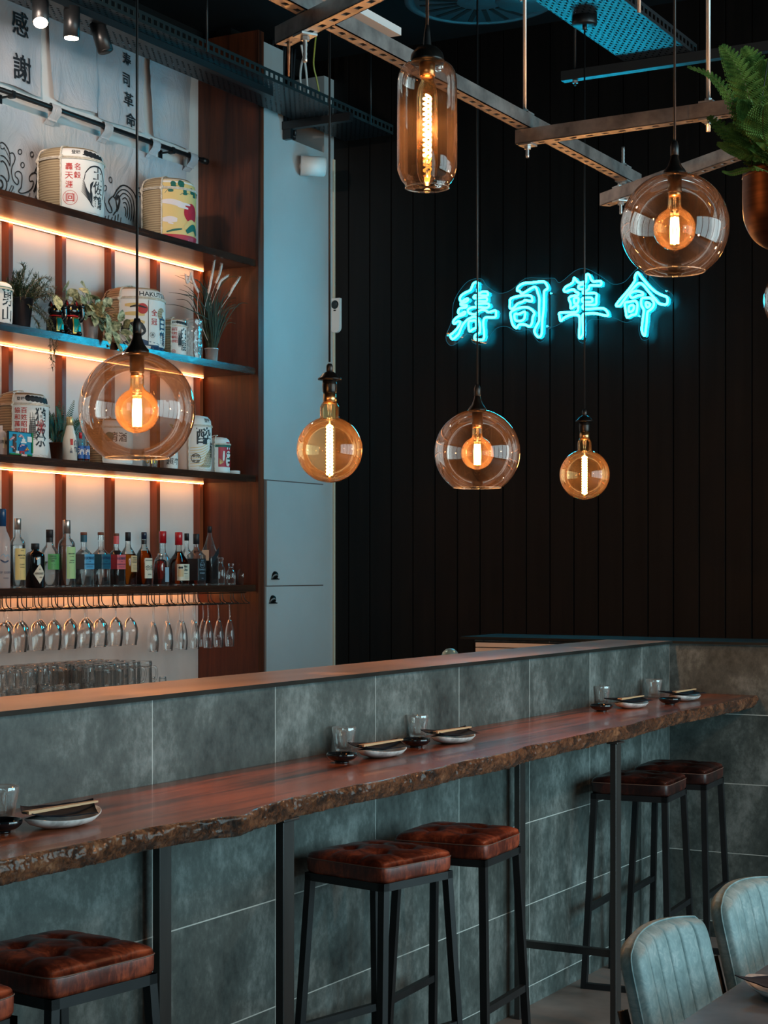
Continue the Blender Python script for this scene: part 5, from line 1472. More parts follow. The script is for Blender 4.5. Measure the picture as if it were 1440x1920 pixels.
# ------------------------------------------------------------------ lucky cats
M_catblack = plain('black_glazed_cat', (0.006,0.006,0.008), 0.12, coat=0.5)
M_teal = plain('teal_glitter', (0.0,0.22,0.20), 0.3, 0.3); M_gold = plain('gold_paint', (0.65,0.40,0.10), 0.3, 0.9)
def cat(label, px, top, s_):
    X, t_ = shelf_spot(px, 5.355, 0)
    c = thing('lucky_cat', label, 'figurine', (X, 5.355, 2.692), radians(-30), 'black lucky cat figurines')
    mb = MB()
    mb.lathe([(0,0),(0.036*s_,0.0),(0.042*s_,0.02*s_),(0.041*s_,0.045*s_),(0.032*s_,0.075*s_),(0.024*s_,0.092*s_),(0.0,0.10*s_)], 28)
    mb.ball((0,-0.004*s_,0.112*s_), 0.033*s_, 24, sx=1.1, sz=0.9)
    for sx in (-1,1):
        mb.lathe([(0.0125*s_,0.0),(0.010*s_,0.012*s_),(0.0,0.028*s_)], 12, (sx*0.021*s_, 0, 0.133*s_))
        mb.ball((sx*0.020*s_, -0.036*s_, 0.012*s_), 0.014*s_, 14, sy=1.3, sz=0.8)
    mb.tube(catmull([(0.034*s_,-0.005,0.07*s_),(0.045*s_,-0.012,0.085*s_),(0.042*s_,-0.018,0.115*s_),(0.040*s_,-0.020,0.128*s_)], 4), [0.010*s_]*9+[0.012*s_]*4 if False else 0.0105*s_, 12)
    mb.ball((0.040*s_,-0.020,0.131*s_), 0.0135*s_, 14)
    mb.tube(catmull([(-0.034*s_,-0.008,0.065*s_),(-0.038*s_,-0.028,0.045*s_),(-0.024*s_,-0.040,0.030*s_)], 4), 0.0095*s_, 12)
    mb.build('body', M_catblack, c)
    mb = MB(); mb.tube([(0.0265*s_*cos(a), 0.0265*s_*sin(a)-0.003*s_, 0.088*s_) for a in [2*pi*k/24 for k in range(24)]], 0.0035*s_, 8, closed=True); mb.build('collar', plain('red_glaze', (0.45,0.01,0.01), 0.25) if 'red_glaze' not in bpy.data.materials else bpy.data.materials['red_glaze'], c)
    for sx in (-1,1):
        mb = MB(); mb.lathe([(0.008*s_,0.0),(0.0,0.02*s_)], 3, (sx*0.021*s_, -0.009*s_, 0.136*s_)); mb.build('ear_lining', bpy.data.materials['red_glaze'], c)
    mb = MB(); w = Wrap(mb, lambda z: 0.0425*s_ if z < 0.05*s_ else 0.0425*s_ - (z-0.05*s_)*0.40)
    w.patch(-10, 52, 0.012*s_, 0.082*s_, 1, 0.0012, 10, 6); w.patch(-4, 46, 0.018*s_, 0.076*s_, 0, 0.002, 10, 6)
    for k in range(6): w.ring(6+k*6, (0.025+0.008*k)*s_, 0.003*s_, 0.001, 1, off=0.003, n=10)
    mb.build('bib', [M_teal, M_gold], c)
    mb = MB(); 
    for sx in (-1,1): mb.ball((sx*0.014*s_,-0.032*s_,0.116*s_), 0.0055*s_, 10, sy=0.5)
    mb.build('eyes', M_gold, c)
cat('smaller black lucky cat with teal bib, left of the pair on the second shelf', 103, 575, 0.98)
cat('larger black lucky cat with teal bib beside the tin pot of ivy', 133.5, 568, 1.12)
# patterned glass jug
X, t_ = shelf_spot(361, 5.37, 0)
jg = thing('glass_jug', 'clear patterned glass tankard on the second shelf before the grass pot', 'glass', (X, 5.37, 2.692))
mb = MB(); R_ = 0.0525; H_ = 0.205; vs = []; n = 48; rows = 34
for j in range(rows+1):
    z = 0.004 + (H_-0.004)*j/rows
    for k in range(n):
        a = 2*pi*k/n; bmp_ = 0.0035*sin(a*7)*sin(z*150) * (1 if 0.03 < z < 0.16 else 0.1) + 0.002*sin(a*3+z*60)
        r = R_*(0.97+0.03*cos(z*25)) + bmp_; vs.append((r*cos(a), r*sin(a), z))
mb.add(vs, [(j*n+k, j*n+(k+1)%n, (j+1)*n+(k+1)%n, (j+1)*n+k) for j in range(rows) for k in range(n)], 0, True)
mb.shell([(0.0,0.010),(R_*0.85,0.010),(R_*0.88,0.02),(R_*0.9,H_)], 40)
mb.lathe([(0.0,0.001),(R_*0.96,0.001),(R_*0.97,0.008),(0.0,0.009)], 40)
mb.build('body', M_clearth, jg)
mb = MB(); mb.tube([(R_*cos(a), R_*sin(a), H_) for a in [2*pi*k/32 for k in range(32)]], 0.003, 6, closed=True); mb.build('rim', M_clearth, jg)

# ------------------------------------------------------------------ bottles
def liquid(name, tint, edge=None):
    return thin_glass(name, tint, edge or tuple(c*0.5 for c in tint), gloss=0.35)
G_clear = M_clear
G_frost = None
def frosted():
    m, nt, b = newmat('frosted_glass'); setb(b, (0.72,0.68,0.68), 0.35)
    tr = nt.nodes.new('ShaderNodeBsdfTransparent'); mx = nt.nodes.new('ShaderNodeMixShader'); mx.inputs[0].default_value = 0.35
    tl = nt.nodes.new('ShaderNodeBsdfTranslucent'); tl.inputs[0].default_value = (0.9,0.8,0.78,1); m2 = nt.nodes.new('ShaderNodeMixShader'); m2.inputs[0].default_value = 0.45
    nt.links.new(b.outputs[0], m2.inputs[1]); nt.links.new(tl.outputs[0], m2.inputs[2])
    nt.links.new(m2.outputs[0], mx.inputs[1]); nt.links.new(tr.outputs[0], mx.inputs[2]); nt.links.new(mx.outputs[0], nt.nodes['Material Output'].inputs[0])
    return m
G_frost = frosted()
G_dark = plain('black_bottle_glass', (0.004,0.005,0.006), 0.06, coat=0.5)
G_amber = thin_glass('whisky_glass', (0.93,0.90,0.86), (0.4,0.33,0.28))
L_water = liquid('clear_spirit', (0.97,0.97,0.96), (0.7,0.7,0.7))
L_amber = liquid('amber_spirit', (0.88,0.40,0.10), (0.55,0.13,0.02))
L_deep = liquid('deep_amber_spirit', (0.84,0.28,0.05), (0.45,0.08,0.012))
L_red = liquid('red_spirit', (0.80,0.10,0.04), (0.40,0.03,0.01))
L_dark = plain('dark_liqueur', (0.010,0.004,0.004), 0.15)
def lmat(name, c): return plain(name, c, 0.55)
K_yel, K_lgr, K_grn = lmat('label_yellow',(0.78,0.56,0.20)), lmat('label_pale_green',(0.42,0.62,0.28)), lmat('label_green',(0.09,0.36,0.10))
K_blu, K_teal, K_pink = lmat('label_sky_blue',(0.10,0.36,0.58)), lmat('label_teal',(0.01,0.10,0.16)), lmat('label_pink',(0.70,0.12,0.13))
K_tan, K_crm, K_blk, K_grey = lmat('label_tan',(0.66,0.45,0.24)), lmat('label_cream',(0.72,0.64,0.50)), lmat('label_black',(0.012,0.013,0.016)), lmat('label_grey',(0.10,0.12,0.14))
K_lblu = lmat('label_pale_blue',(0.30,0.42,0.52)); K_sil = plain('silver_foil',(0.7,0.62,0.56),0.3,0.9)
K_redwax = plain('red_wax',(0.50,0.012,0.02),0.3,coat=0.4); K_cork = plain('cork_brown',(0.20,0.07,0.04),0.6)
K_gold = plain('gold_capsule',(0.72,0.50,0.24),0.35,0.6)
SHAPES = {
 'tall':   ([(0,0),(.9,0),(1,.012),(1,.60),(.97,.645),(.80,.69),(.48,.73),(.42,.76),(.42,.985)], .42),
 'round':  ([(0,0),(.9,0),(1,.015),(1,.50),(.96,.57),(.80,.65),(.55,.70),(.42,.73),(.36,.78),(.36,.98)], .36),
 'short':  ([(0,0),(.9,0),(1,.02),(1,.68),(.97,.74),(.80,.79),(.45,.82),(.38,.84),(.38,.98)], .40),
 'square': ([(0,0),(.93,0),(1,.02),(1,.58),(.90,.63),(.66,.665),(.40,.70),(.36,.74),(.36,.98)], .40),
 'wide':   ([(0,0),(.88,0),(.98,.02),(1,.05),(1,.38),(.90,.47),(.62,.54),(.40,.60),(.33,.68),(.33,.98)], .36),
 'cone':   ([(0,0),(.93,0),(1,.015),(1,.45),(.95,.55),(.72,.68),(.42,.80),(.28,.86),(.27,.98)], .27),
 'frost':  ([(0,0),(.93,0),(1,.012),(1,.56),(.93,.63),(.75,.68),(.55,.72),(.46,.77),(.44,.98)], .46),
 'sake':   ([(0,0),(.90,0),(1,.015),(1,.42),(.90,.52),(.68,.66),(.50,.78),(.42,.85),(.42,.97)], .44),
 'vial':   ([(0,0),(.93,0),(1,.02),(1,.55),(.9,.64),(.62,.72),(.52,.78),(.5,.90),(.62,.93),(.62,1.0)], .5),
}
def bottle(label, px, top, w, shape, glass, liq, fill, capmat, caph, deco=None, sq=0.0, Y=5.42, zs=1.507, capw=None, collar=None, group=None, name='bottle', cat='bottle'):
    X, t = shelf_spot(px, Y, zs); R = w/2*t/3300; H = 1.6+(1065-top)/3300*t - zs
    if sq: R *= 0.80
    o = thing(name, label, cat, (X, Y, zs), 0, group)
    prof, nk = SHAPES[shape]
    P = [(r*R, z*H) for r, z in prof]
    sqf = [sq if z < .62 else 0 for r, z in prof]
    mb = MB(); mb.lathe([(p[0], p[1]+0.0008) for p in P], 32, sq=0, sqf=sqf) if glass is G_dark or glass is G_frost or glass is M_ivory else None
    if not mb.v:
        n = 32; vs = []
        for i, (r, z) in enumerate(P):
            for k in range(n):
                a = 2*pi*k/n; rr = r*sect(a, sqf[i]); vs.append((rr*cos(a), rr*sin(a), z+0.0008))
        mb.add(vs, [(i*n+k, i*n+(k+1)%n, (i+1)*n+(k+1)%n, (i+1)*n+k) for i in range(len(P)-1) for k in range(n)], 0, True)
        # thick glass foot
        mb.lathe([(0,0.001),(R*.9,0.001),(R*.95,0.006),(R*.8,0.009),(0,0.012)], 28, sq=sq, mat=1)
    mb.build('glass_body', [glass, M_clearth], o)
    if liq is not None:
        L = [(0.0,0.010)]
        for (r0,z0),(r1,z1) in zip(P[1:-1], P[2:]):
            if z0 > fill*H: break
            if z1 <= fill*H: L.append((r1*0.91, max(z1, 0.011)))
            else:
                f = (fill*H - z0)/(z1-z0); L.append(((r0+(r1-r0)*f)*0.91, fill*H)); break
        L.append((0.0, L[-1][1]+0.0005))
        mb = MB(); mb.lathe(L, 28, sqf=[sq if z < .62*H else 0 for r, z in L]); mb.build('liquid', liq, o)
    if capmat is not None:
        cr = (capw or nk)*R*1.08
        mb = MB(); mb.lathe([(cr, H*(1-caph)),(cr*1.0,H*0.992),(cr*0.93,H),(0,H)], 24)
        mb.build('cap', capmat, o)
    if collar:
        cmat, z0, z1 = collar; mb = MB(); mb.shell([(nk*R*1.05, H*z0),(nk*R*1.05, H*z1)], 24); mb.build('neck_band', cmat, o)
    if deco:
        mats = [K_crm]; mb = MB(); w_ = Wrap(mb, R, sq)
        mats = deco(w_, R, H); mb.build('label', mats, o)
    return o
def lab(mat, z0, z1, a0=-68, a1=40, texts=(), ink=None, ac=-12, extra=None):
    def f(w, R, H):
        w.patch(a0, a1, H*z0, H*z1, 0, 0.0012, 16, 3)
        for txt, z, h, *o in texts:
            w.text(txt, o[0] if o else ac, H*z, h=H*h, mat=1, off=0.0022)
        if extra: extra(w, R, H)
        return [mat, ink or M_ink, K_grey, M_navy, K_crm, M_red]
    return f
def bars(z0, z1, n, a=-30, b=8, wd=0.0012):
    def g(w, R, H):
        for k in range(n): w.line([(a,H*(z0+(z1-z0)*k/n)),(b,H*(z0+(z1-z0)*k/n))], wd, 1, off=0.0022, k=1)
    return g
def geese(w, R, H):
    w.text('GREY GOOSE', -30, H*0.20, h=H*0.028, mat=3, off=0.002); w.text('VODKA', -20, H*0.13, h=H*0.015, mat=3, off=0.002)
    w.line([(-60,H*0.40),(-40,H*0.43),(-25,H*0.40),(-10,H*0.42),(10,H*0.39)], 0.006, 2, off=0.002); w.line([(-60,H*0.36),(-30,H*0.33),(0,H*0.35)], 0.008, 3, off=0.002)
    w.line([(-26,H*0.53),(-20,H*0.51),(-14,H*0.53)], 0.005, 4, off=0.002); w.line([(-20,H*0.51),(-18,H*0.47)], 0.004, 4, off=0.002)
    return [K_crm, M_ink, K_lblu, M_navy, M_paper]
bottle('tall frosted bottle with a blue cap at the left end of the bottle row', 4, 954, 30, 'frost', G_frost, None, 0, plain('blue_capsule',(0.01,0.06,0.16),0.3), 0.22, geese)
bottle('tall clear bottle with a yellow label and silver cap, second from the left', 33, 972, 29, 'tall', G_clear, L_water, 0.62, K_sil, 0.16, lab(K_yel, .12,.57,-66,30,(('NIKKA',.54,.012),('MERCIAN',.47,.022),('COFFEY',.43,.018),('CLASSIC',.34,.016),('VODKA',.30,.016)), extra=bars(.15,.27,6)))
def diamond(w, R, H):
    for k in range(40):
        hw = 37*(1-abs(2*(k+0.5)/40-1))+0.8
        w.patch(-22-hw, -22+hw, H*(0.10+0.44*k/40), H*(0.10+0.44*(k+1)/40), 0, 0.0012, 6, 1)
    w.text("HENDRICK'S", -20, H*0.325, h=H*0.05, w=R*1.05, mat=1, off=0.0025); w.text('GIN', -16, H*0.24, h=H*0.03, mat=1, off=0.0025); w.text('A', -22, H*0.42, h=H*0.04, mat=1, off=0.0025)
    return [K_crm, M_ink]
bottle('squat black gin bottle with a cream diamond label', 66, 1019, 36, 'short', G_dark, None, 0, K_blk, 0.13, diamond)
bottle('round shouldered clear bottle with a bright green label and black stopper', 93, 993, 35, 'round', G_clear, L_water, 0.45, K_blk, 0.14, lab(K_grn, .31,.58,-60,40,(('NIKKA',.54,.028,-28),('COFFEY',.50,.028,-28),('GIN',.46,.028,-32)), extra=bars(.34,.42,3,-40,-14)), Y=5.47, collar=(K_blk,.78,.86))
bottle('tall clear bottle with a pale green label and silver cap', 125, 975, 32, 'tall', G_clear, L_water, 0.62, K_sil, 0.20, lab(K_lgr, .13,.60,-50,40,(('MERCIAN',.50,.018,-14),('COFFEY',.46,.016,-14),('LEMON',.40,.016,-14),('DRY GIN',.37,.016,-14)), extra=bars(.16,.32,7,-34,10)))
def sq_label(mat, txt='HAYMANS', side=K_grey):
    def f(w, R, H):
        w.patch(-47, 46, H*.33, H*.60, 0, 0.0016, 16, 2); w.patch(-135, -47.2, H*.33, H*.60, 2, 0.0016, 16, 2)
        w.text(txt, -4, H*.53, h=H*.055, w=R*1.45, mat=1, off=0.003); w.text('· GIN ·', -4, H*.47, h=H*.02, mat=1, off=0.003); w.text('LONDON DRY', -4, H*.42, h=H*.025, mat=1, off=0.003)
        for k in range(3): w.line([(-34,H*(.36+.012*k)),(28,H*(.36+.012*k))], 0.001, 1, off=0.003, k=1)
        return [mat, M_navy, side]
    return f
bottle('square clear bottle with a sky blue label', 157, 998, 36, 'square', G_clear, L_water, 0.55, K_cork, 0.05, sq_label(K_blu), sq=1.0, collar=(K_teal,.82,.95))
bottle('square clear bottle with a dark teal label between the blue and pink ones', 189, 998, 34, 'square', G_clear, L_water, 0.50, K_cork, 0.05, sq_label(K_teal, side=K_teal), sq=1.0, collar=(M_clear,.86,.95))
bottle('square bottle of dark liqueur with a pink label', 218, 1000, 32, 'square', G_clear, L_dark, 0.68, K_cork, 0.05, sq_label(K_pink, side=plain('label_dark_pink',(0.35,0.03,0.05),0.5)), sq=1.0, collar=(K_pink,.80,.95))
bottle('amber whisky bottle with a tan label and black cap', 240, 998, 34, 'round', G_amber, L_amber, 0.60, K_blk, 0.16, lab(K_tan, .27,.57,-30,52,(('NIKKA',.53,.025,8),('COFFEY',.49,.025,8),('WHISKY',.45,.025,8)), extra=bars(.31,.41,4,-12,30)), sq=0.25)
bottle('amber whisky bottle with a cream label of black characters and navy cap', 270, 998, 33, 'round', G_amber, L_deep, 0.66, plain('navy_cap',(0.01,0.02,0.05),0.3), 0.13, lab(K_crm, .15,.52,-48,50,(('SINGLE MALT',.48,.022,-2),('余市',.345,.10,0),('WHISKY',.22,.02,0))), sq=0.15, collar=(K_blk,.78,.86))
bottle('tall red-topped clear bottle behind the small red liqueur', 305, 996, 34, 'wide', G_clear, L_deep, 0.12, K_redwax, 0.22, None, Y=5.52, capw=.38)
bottle('small bottle of red liqueur with a pale blue label', 301, 1038, 30, 'short', G_clear, L_red, 0.80, K_sil, 0.10, lab(K_lblu, .13,.58,-10,44), sq=0.6)
def makers(w, R, H):
    w.patch(-64, 44, H*.10, H*.405, 0, 0.0012, 18, 3); w.text("Maker's", -1, H*.365, h=H*.05, w=R*.62, mat=1, off=0.0025); w.text("& Mark", -1, H*.30, h=H*.05, w=R*.62, mat=1, off=0.0025)
    w.text('WHISKY', 0, H*.23, h=H*.02, mat=1, off=0.0025); w.patch(-56,-24,H*.17,H*.31,2,0.002,6,2); w.ring(-48,H*.34,R*.13,0,1,off=0.0022,fill=True); w.ring(-36,H*.34,R*.13,0,1,off=0.0022,fill=True)
    for k in range(4): w.line([(-16,H*(.135+.02*k)),(24,H*(.135+.02*k))], 0.001, 1, off=0.0025, k=1)
    return [K_crm, M_ink, K_tan]
bottle('wide whisky bottle sealed with dripping red wax, cream label', 335, 998, 41, 'wide', G_amber, L_deep, 0.64, K_redwax, 0.24, makers, sq=0.25, capw=.40)
bottle('clear bottle with black cap half hidden behind the red wax one', 350, 1000, 26, 'square', G_clear, L_dark, 0.45, K_blk, 0.14, None, Y=5.53, sq=0.6)
def jack(w, R, H):
    w.patch(-135,-47,H*.10,H*.52,0,0.0015); w.patch(-46,46,H*.10,H*.52,0,0.0015); w.ring(-2,H*.40,R*.44,0.0015,1,off=0.003); w.text('No.7', -2, H*.40, h=H*.04, mat=1, off=0.003)
    w.text('JACK', -2, H*.485, h=H*.03, mat=1, off=0.003); w.text("DANIEL'S", -2, H*.31, h=H*.03, mat=1, off=0.003); w.text('WHISKEY', -2, H*.24, h=H*.03, w=R*1.0, mat=1, off=0.003); w.text('70 cl', -2, H*.14, h=H*.02, mat=1, off=0.003)
    return [K_blk, K_lblu]
bottle('square bottle of dark whiskey with a black label and black cap', 368, 1001, 34, 'square', G_clear, L_deep, 0.52, K_blk, 0.20, jack, sq=0.8)
def walker(w, R, H):
    for k in range(10): w.patch(-40+k*9, -31+k*9, H*(.36+.020*k), H*(.48+.020*k), 0, 0.0015, 2, 1)
    w.patch(-120,-60,H*.42,H*.60,1,0.0015)
    return [K_blk, K_crm]
bottle('tall cone-shouldered whisky bottle with a slanting black label', 393, 987, 33, 'cone', G_clear, L_dark, 0.46, K_blk, 0.11, walker, sq=0.7)
for px, top, w_, lb_ in ((414,1046,17,'narrow clear vial beside the tall cone-shouldered bottle'), (433,1057,18,'empty ribbed vial, middle of three by the wooden side panel'), (453,1057,19,'empty ribbed vial nearest the wooden side panel')):
    bottle(lb_, px, top, w_, 'vial', M_clear, None, 0, None, 0, None, name='glass_vial', cat='bottle', group='clear vials at the end of the bottle shelf', Y=5.40)
# third shelf bottles
bottle('cloudy square bottle with small black emblem at the left edge, third shelf', 1, 797, 26, 'short', G_frost, None, 0, None, 0, lab(K_crm, .25,.6,-30,40,(('清酒',.45,.12),)), zs=2.105, Y=5.38, sq=0.6)
def sakelab(w, R, H):
    w.patch(-46,-26,H*.36,H*.50,5,0.0015,4,2); w.text('白鶴', 0, H*.34, h=H*.13, w=R*.6, mat=1, off=0.002, vertical=True); w.text('上撰', -40, H*.24, h=H*.06, mat=1, off=0.002, vertical=True)
    return [K_crm, M_navy, K_grey, M_navy, K_crm, M_red]
bottle('white sake bottle with a gold cap and red tag on the third shelf', 131, 782, 27, 'sake', plain('white_bottle_coat',(0.66,0.62,0.55),0.35), None, 0, K_gold, 0.24, sakelab, zs=2.105, Y=5.36)
for px, wd, lb_ in ((151,13,'small red and blue bottle left of two beside the white sake bottle'), (162,12,'small red and blue bottle right of two beside the white sake bottle')):
    bottle(lb_, px, 811, wd, 'sake', G_clear, L_red, 0.2, K_redwax, 0.2, lab(plain('label_blue',(0.02,0.10,0.36),0.5) if 'label_blue' not in bpy.data.materials else bpy.data.materials['label_blue'], .12,.55,-90,60,(('酒',.36,.22,-40),), M_paper), zs=2.105, Y=5.36, group='small red and blue bottles')
bottle('pale bottle with dark characters under the globe pendant, third shelf', 320, 830, 26, 'short', M_ivory, None, 0, M_ivory, 0.1, lab(M_paper, .05,.6,-80,50,(('超辛',.30,.26,-30),)), zs=2.105, Y=5.36)
# amber tumbler, puck, brick picture
X, t_ = shelf_spot(281, 5.36, 0); am = thing('glass_tumbler', 'printed glass tumbler lit amber under the globe pendant, third shelf', 'glass', (X, 5.36, 2.105))
mb = MB(); mb.shell([(0.030,0.001),(0.037,0.004),(0.042,0.085)], 36); mb.lathe([(0,0.001),(0.031,0.001),(0.033,0.008),(0,0.01)], 30); w = Wrap(mb, 0.0395); w.text('016', -40, 0.035, h=0.03, mat=1, off=0.001); mb.build('body', [M_clearth, M_gold], am)
X, t_ = shelf_spot(438, 5.40, 0); pk = thing('round_tin', 'small white round tin at the right end of the third shelf', 'tin', (X, 5.40, 2.105))
mb = MB(); mb.lathe([(0,0.0005),(0.034,0.0005),(0.035,0.003),(0.035,0.015),(0,0.015)], 32); mb.build('base', M_ivory, pk); mb = MB(); mb.lathe([(0.036,0.015),(0.036,0.024),(0.034,0.026),(0,0.026)], 32); mb.build('lid', M_ivory, pk)
a_, b_ = on_y(18, 850, 5.315), on_y(63, 850, 5.315)
bk = thing('brick_picture', 'small building-brick landscape picture with a white mountain, third shelf left', 'picture', ((a_[0]+b_[0])/2, 5.322, 2.105))
Wb = b_[0]-a_[0]; mb = MB(); mb.ab(-Wb/2, 0, 0.001, Wb/2, 0.008, 0.112); mb.build('board', M_black, bk)
BM = [lmat('brick_'+n_, c) for n_, c in (('blue',(0.02,0.30,0.50)),('brown',(0.10,0.04,0.025)),('pink',(0.75,0.42,0.45)),('white',(0.8,0.8,0.8)),('royal',(0.01,0.08,0.30)),('red',(0.5,0.02,0.02)),('green',(0.02,0.22,0.05)),('yellow',(0.7,0.45,0.05)))]
mb = MB(); mb.ab(-Wb/2+0.003,-0.002,0.006,Wb/2-0.003,0.0,0.108,0)
def cell(i, j, m, dy=0.004): s_ = Wb/22; mb.box(-Wb/2+0.004+s_*(i+.5), -0.002-dy/2, 0.006+0.0062*(j+.5), s_*0.96, dy, 0.0060, m)
for j in range(2,15):
    for i in (3,4,5): 
        if (j < 9 or i < 5+j-9): cell(i, j, 1)
for j in range(3,13):
    for i in range(8,17):
        if abs(i-12) <= (13-j)*0.5+0.4: cell(i, j, 3 if j > 8 else 0 if j > 7 else 4)
for i, j in ((1,11),(2,11),(3,12),(0,10),(1,5),(2,5),(3,4),(8,13),(9,14),(10,14),(11,13),(9,13),(2,12),(10,7),(11,7),(12,7),(9,6)): cell(i, j, 2, 0.006)
for i in range(16,20):
    for j in range(10,14): cell(i, j, 3)
for i, j in ((9,2),(10,2),(11,2),(12,2),(9,1),(12,1),(13,3),(14,3),(15,4)): cell(i, j, 5, 0.006)
for i in range(20): cell(i, 0, 6, 0.006)
for j in range(2,17): cell(20, j, 6, 0.006)
for i, j in ((14,4),(15,5),(16,4)): cell(i, j, 7, 0.006)
for i in (5,6,7): cell(i, 2, 3, 0.006); cell(i, 1, 3, 0.006)
mb.build('bricks', BM, bk)
mb = MB(); mb.box(0.01,-0.012,0.006,0.034,0.006,0.010,0); vs, fs = fit_glyphs('JAPAN', w=0.028); mb.add([(0.01+x,-0.0155,0.006+y) for x,y in vs], fs, 1); mb.build('name_plate', [M_paper, M_red], bk)

# ================================================================== HANGING GLASSES AND RACK
ORD = ['first','second','third','fourth','fifth','sixth','seventh','eighth','ninth','tenth','eleventh','twelfth']
ZF = 1.414
def wine(label, loc, group):
    o = thing('wine_glass', label, 'wine glass', loc, 0, group)
    mb = MB(); mb.lathe([(0.0,0.0),(0.031,-0.0012),(0.032,-0.003),(0.010,-0.006),(0.004,-0.012),(0.0032,-0.03),(0.0032,-0.055),(0.005,-0.062),(0,-0.063)], 24); mb.build('stem', M_clear, o)
    P = catmull([Vector((r,z,0)) for r, z in [(0.003,-0.060),(0.012,-0.066),(0.028,-0.085),(0.0385,-0.112),(0.0405,-0.135),(0.038,-0.165),(0.033,-0.197)]], 4)
    mb = MB(); mb.shell([(v.x,v.y) for v in P], 32); mb.tube([(0.033*cos(a),0.033*sin(a),-0.197) for a in [2*pi*k/28 for k in range(28)]], 0.0009, 5, closed=True); mb.build('bowl', M_clear, o)
    return o
def flute(label, loc, group):
    o = thing('champagne_flute', label, 'champagne flute', loc, 0, group)
    mb = MB(); mb.lathe([(0.0,0.0),(0.029,-0.0012),(0.030,-0.003),(0.009,-0.006),(0.0045,-0.014),(0.0035,-0.04),(0.0038,-0.085),(0.006,-0.095),(0,-0.097)], 24); mb.build('stem', M_clear, o)
    P = catmull([Vector((r,z,0)) for r, z in [(0.004,-0.092),(0.011,-0.100),(0.019,-0.125),(0.0255,-0.160),(0.0275,-0.19),(0.0265,-0.215),(0.0235,-0.238)]], 4)
    mb = MB(); mb.shell([(v.x,v.y) for v in P], 28); mb.tube([(0.0235*cos(a),0.0235*sin(a),-0.238) for a in [2*pi*k/24 for k in range(24)]], 0.0009, 5, closed=True); mb.build('bowl', M_clear, o)
    return o
wpx = [6, 36, 69, 100, 130, 158, 186, 216, 244]; W0 = None; cols = []
for i, px in enumerate(wpx):
    x = on_y(px, 1150, 5.375)[0]; cols.append(x)
    for r in range(3):
        if r == 2 and i in (3, 5, 8): continue
        loc = (x + (0.004*r if r else 0), 5.375 + 0.092*r, ZF)
        rowtxt = ('front row', 'middle row', 'back row')[r]
        l = "stemmed wine glass hanging upside down, %s from the left in the rack's %s" % (ORD[i], rowtxt)
        g = 'wine glasses hanging in the rack'
        if W0 is None: W0 = wine(l, loc, g)
        else: dup(W0, loc, None, l, g)
fpx = [288, 315, 342.5, 365, 390.5, 410, 431]; F0 = None
for i, px in enumerate(fpx):
    x = on_y(px, 1150, 5.375)[0]; cols.append(x)
    for r in range(2):
        if r == 1 and i in (0, 6): continue
        loc = (x, 5.375 + 0.10*r, ZF)
        l = "champagne flute hanging upside down, %s from the left in the rack's %s" % (ORD[i], ('front row','back row')[r])
        if F0 is None: F0 = flute(l, loc, 'champagne flutes hanging in the rack')
        else: dup(F0, loc, None, l, 'champagne flutes hanging in the rack')
rk = thing('glass_rack', 'black wire rack under the lowest shelf holding stemmed glasses', 'rack', (0,0,0))
M_wire = plain('black_wire', (0.012,0.010,0.009), 0.35, 0.4)
edges = [cols[0]-0.05] + [(a+b)/2 for a, b in zip(cols[:-1], cols[1:])] + [cols[-1]+0.05]
for x in edges:
    for s_ in (-0.013, 0.013):
        mb = MB()
        zt_ = 1.4715
        mb.tube(catmull([(x+s_,5.325,zt_),(x+s_,5.325,1.445),(x+s_*1.3,5.318,1.425),(x+s_*1.8,5.295,1.4095)], 3), 0.0026, 6)
        mb.tube([(x+s_*1.8,5.295,1.4078),(x+s_*1.8,5.665,1.4078)], 0.0026, 6)
        mb.tube([(x+s_*1.8,5.665,1.4078),(x+s_*1.8,5.665,zt_)], 0.0026, 6)
        mb.build('rail', M_wire, rk)
mb = MB(); mb.tube([(edges[0]-0.03,5.325,1.466),(edges[-1]+0.03,5.325,1.466)], 0.0026, 6); mb.tube([(edges[0]-0.03,5.66,1.466),(edges[-1]+0.03,5.66,1.466)], 0.0026, 6); mb.build('cross_wire', M_wire, rk)

# ------------------------------------------------------------------ upturned tumblers and mugs on the back counter
def tumbler_up(label, loc, group):
    o = thing('upturned_tumbler', label, 'glass', loc, 0, group)
    mb = MB()
    mb.shell([(0.034,0.0005),(0.033,0.02),(0.029,0.070),(0.027,0.085)], 12, sq=0, smooth=False); mb.shell([(0.032,0.001),(0.031,0.02),(0.0275,0.070)], 24)
    mb.lathe([(0.0265,0.072),(0.027,0.085),(0.024,0.088),(0.018,0.086),(0,0.086)], 24)
    mb.tube([(0.034*cos(a),0.034*sin(a),0.0015) for a in [2*pi*k/24 for k in range(24)]], 0.0014, 5, closed=True)
    mb.build('body', M_clearth, o); return o
def mug_up(label, loc, rz, group):
    o = thing('upturned_mug', label, 'mug', loc, rz, group)
    mb = MB(); mb.shell([(0.040,0.0005),(0.039,0.025),(0.037,0.100),(0.0375,0.122)], 12, smooth=False); mb.shell([(0.036,0.001),(0.034,0.092)], 28)
    mb.lathe([(0.034,0.097),(0.0375,0.104),(0.0385,0.120),(0.036,0.129),(0.030,0.127),(0,0.127)], 28)
    mb.tube([(0.040*cos(a),0.040*sin(a),0.0015) for a in [2*pi*k/28 for k in range(28)]], 0.0016, 5, closed=True)
    mb.build('body', M_clearth, o)
    mb = MB(); mb.tube(catmull([(0.037,0,0.100),(0.052,0,0.099),(0.062,0,0.085),(0.064,0,0.058),(0.056,0,0.032),(0.039,0,0.025)], 5), 0.0062, 10); mb.build('handle', M_clearth, o)
    return o
T0 = None; zc = 0.8805
lev = ['bottom', 'middle', 'top']
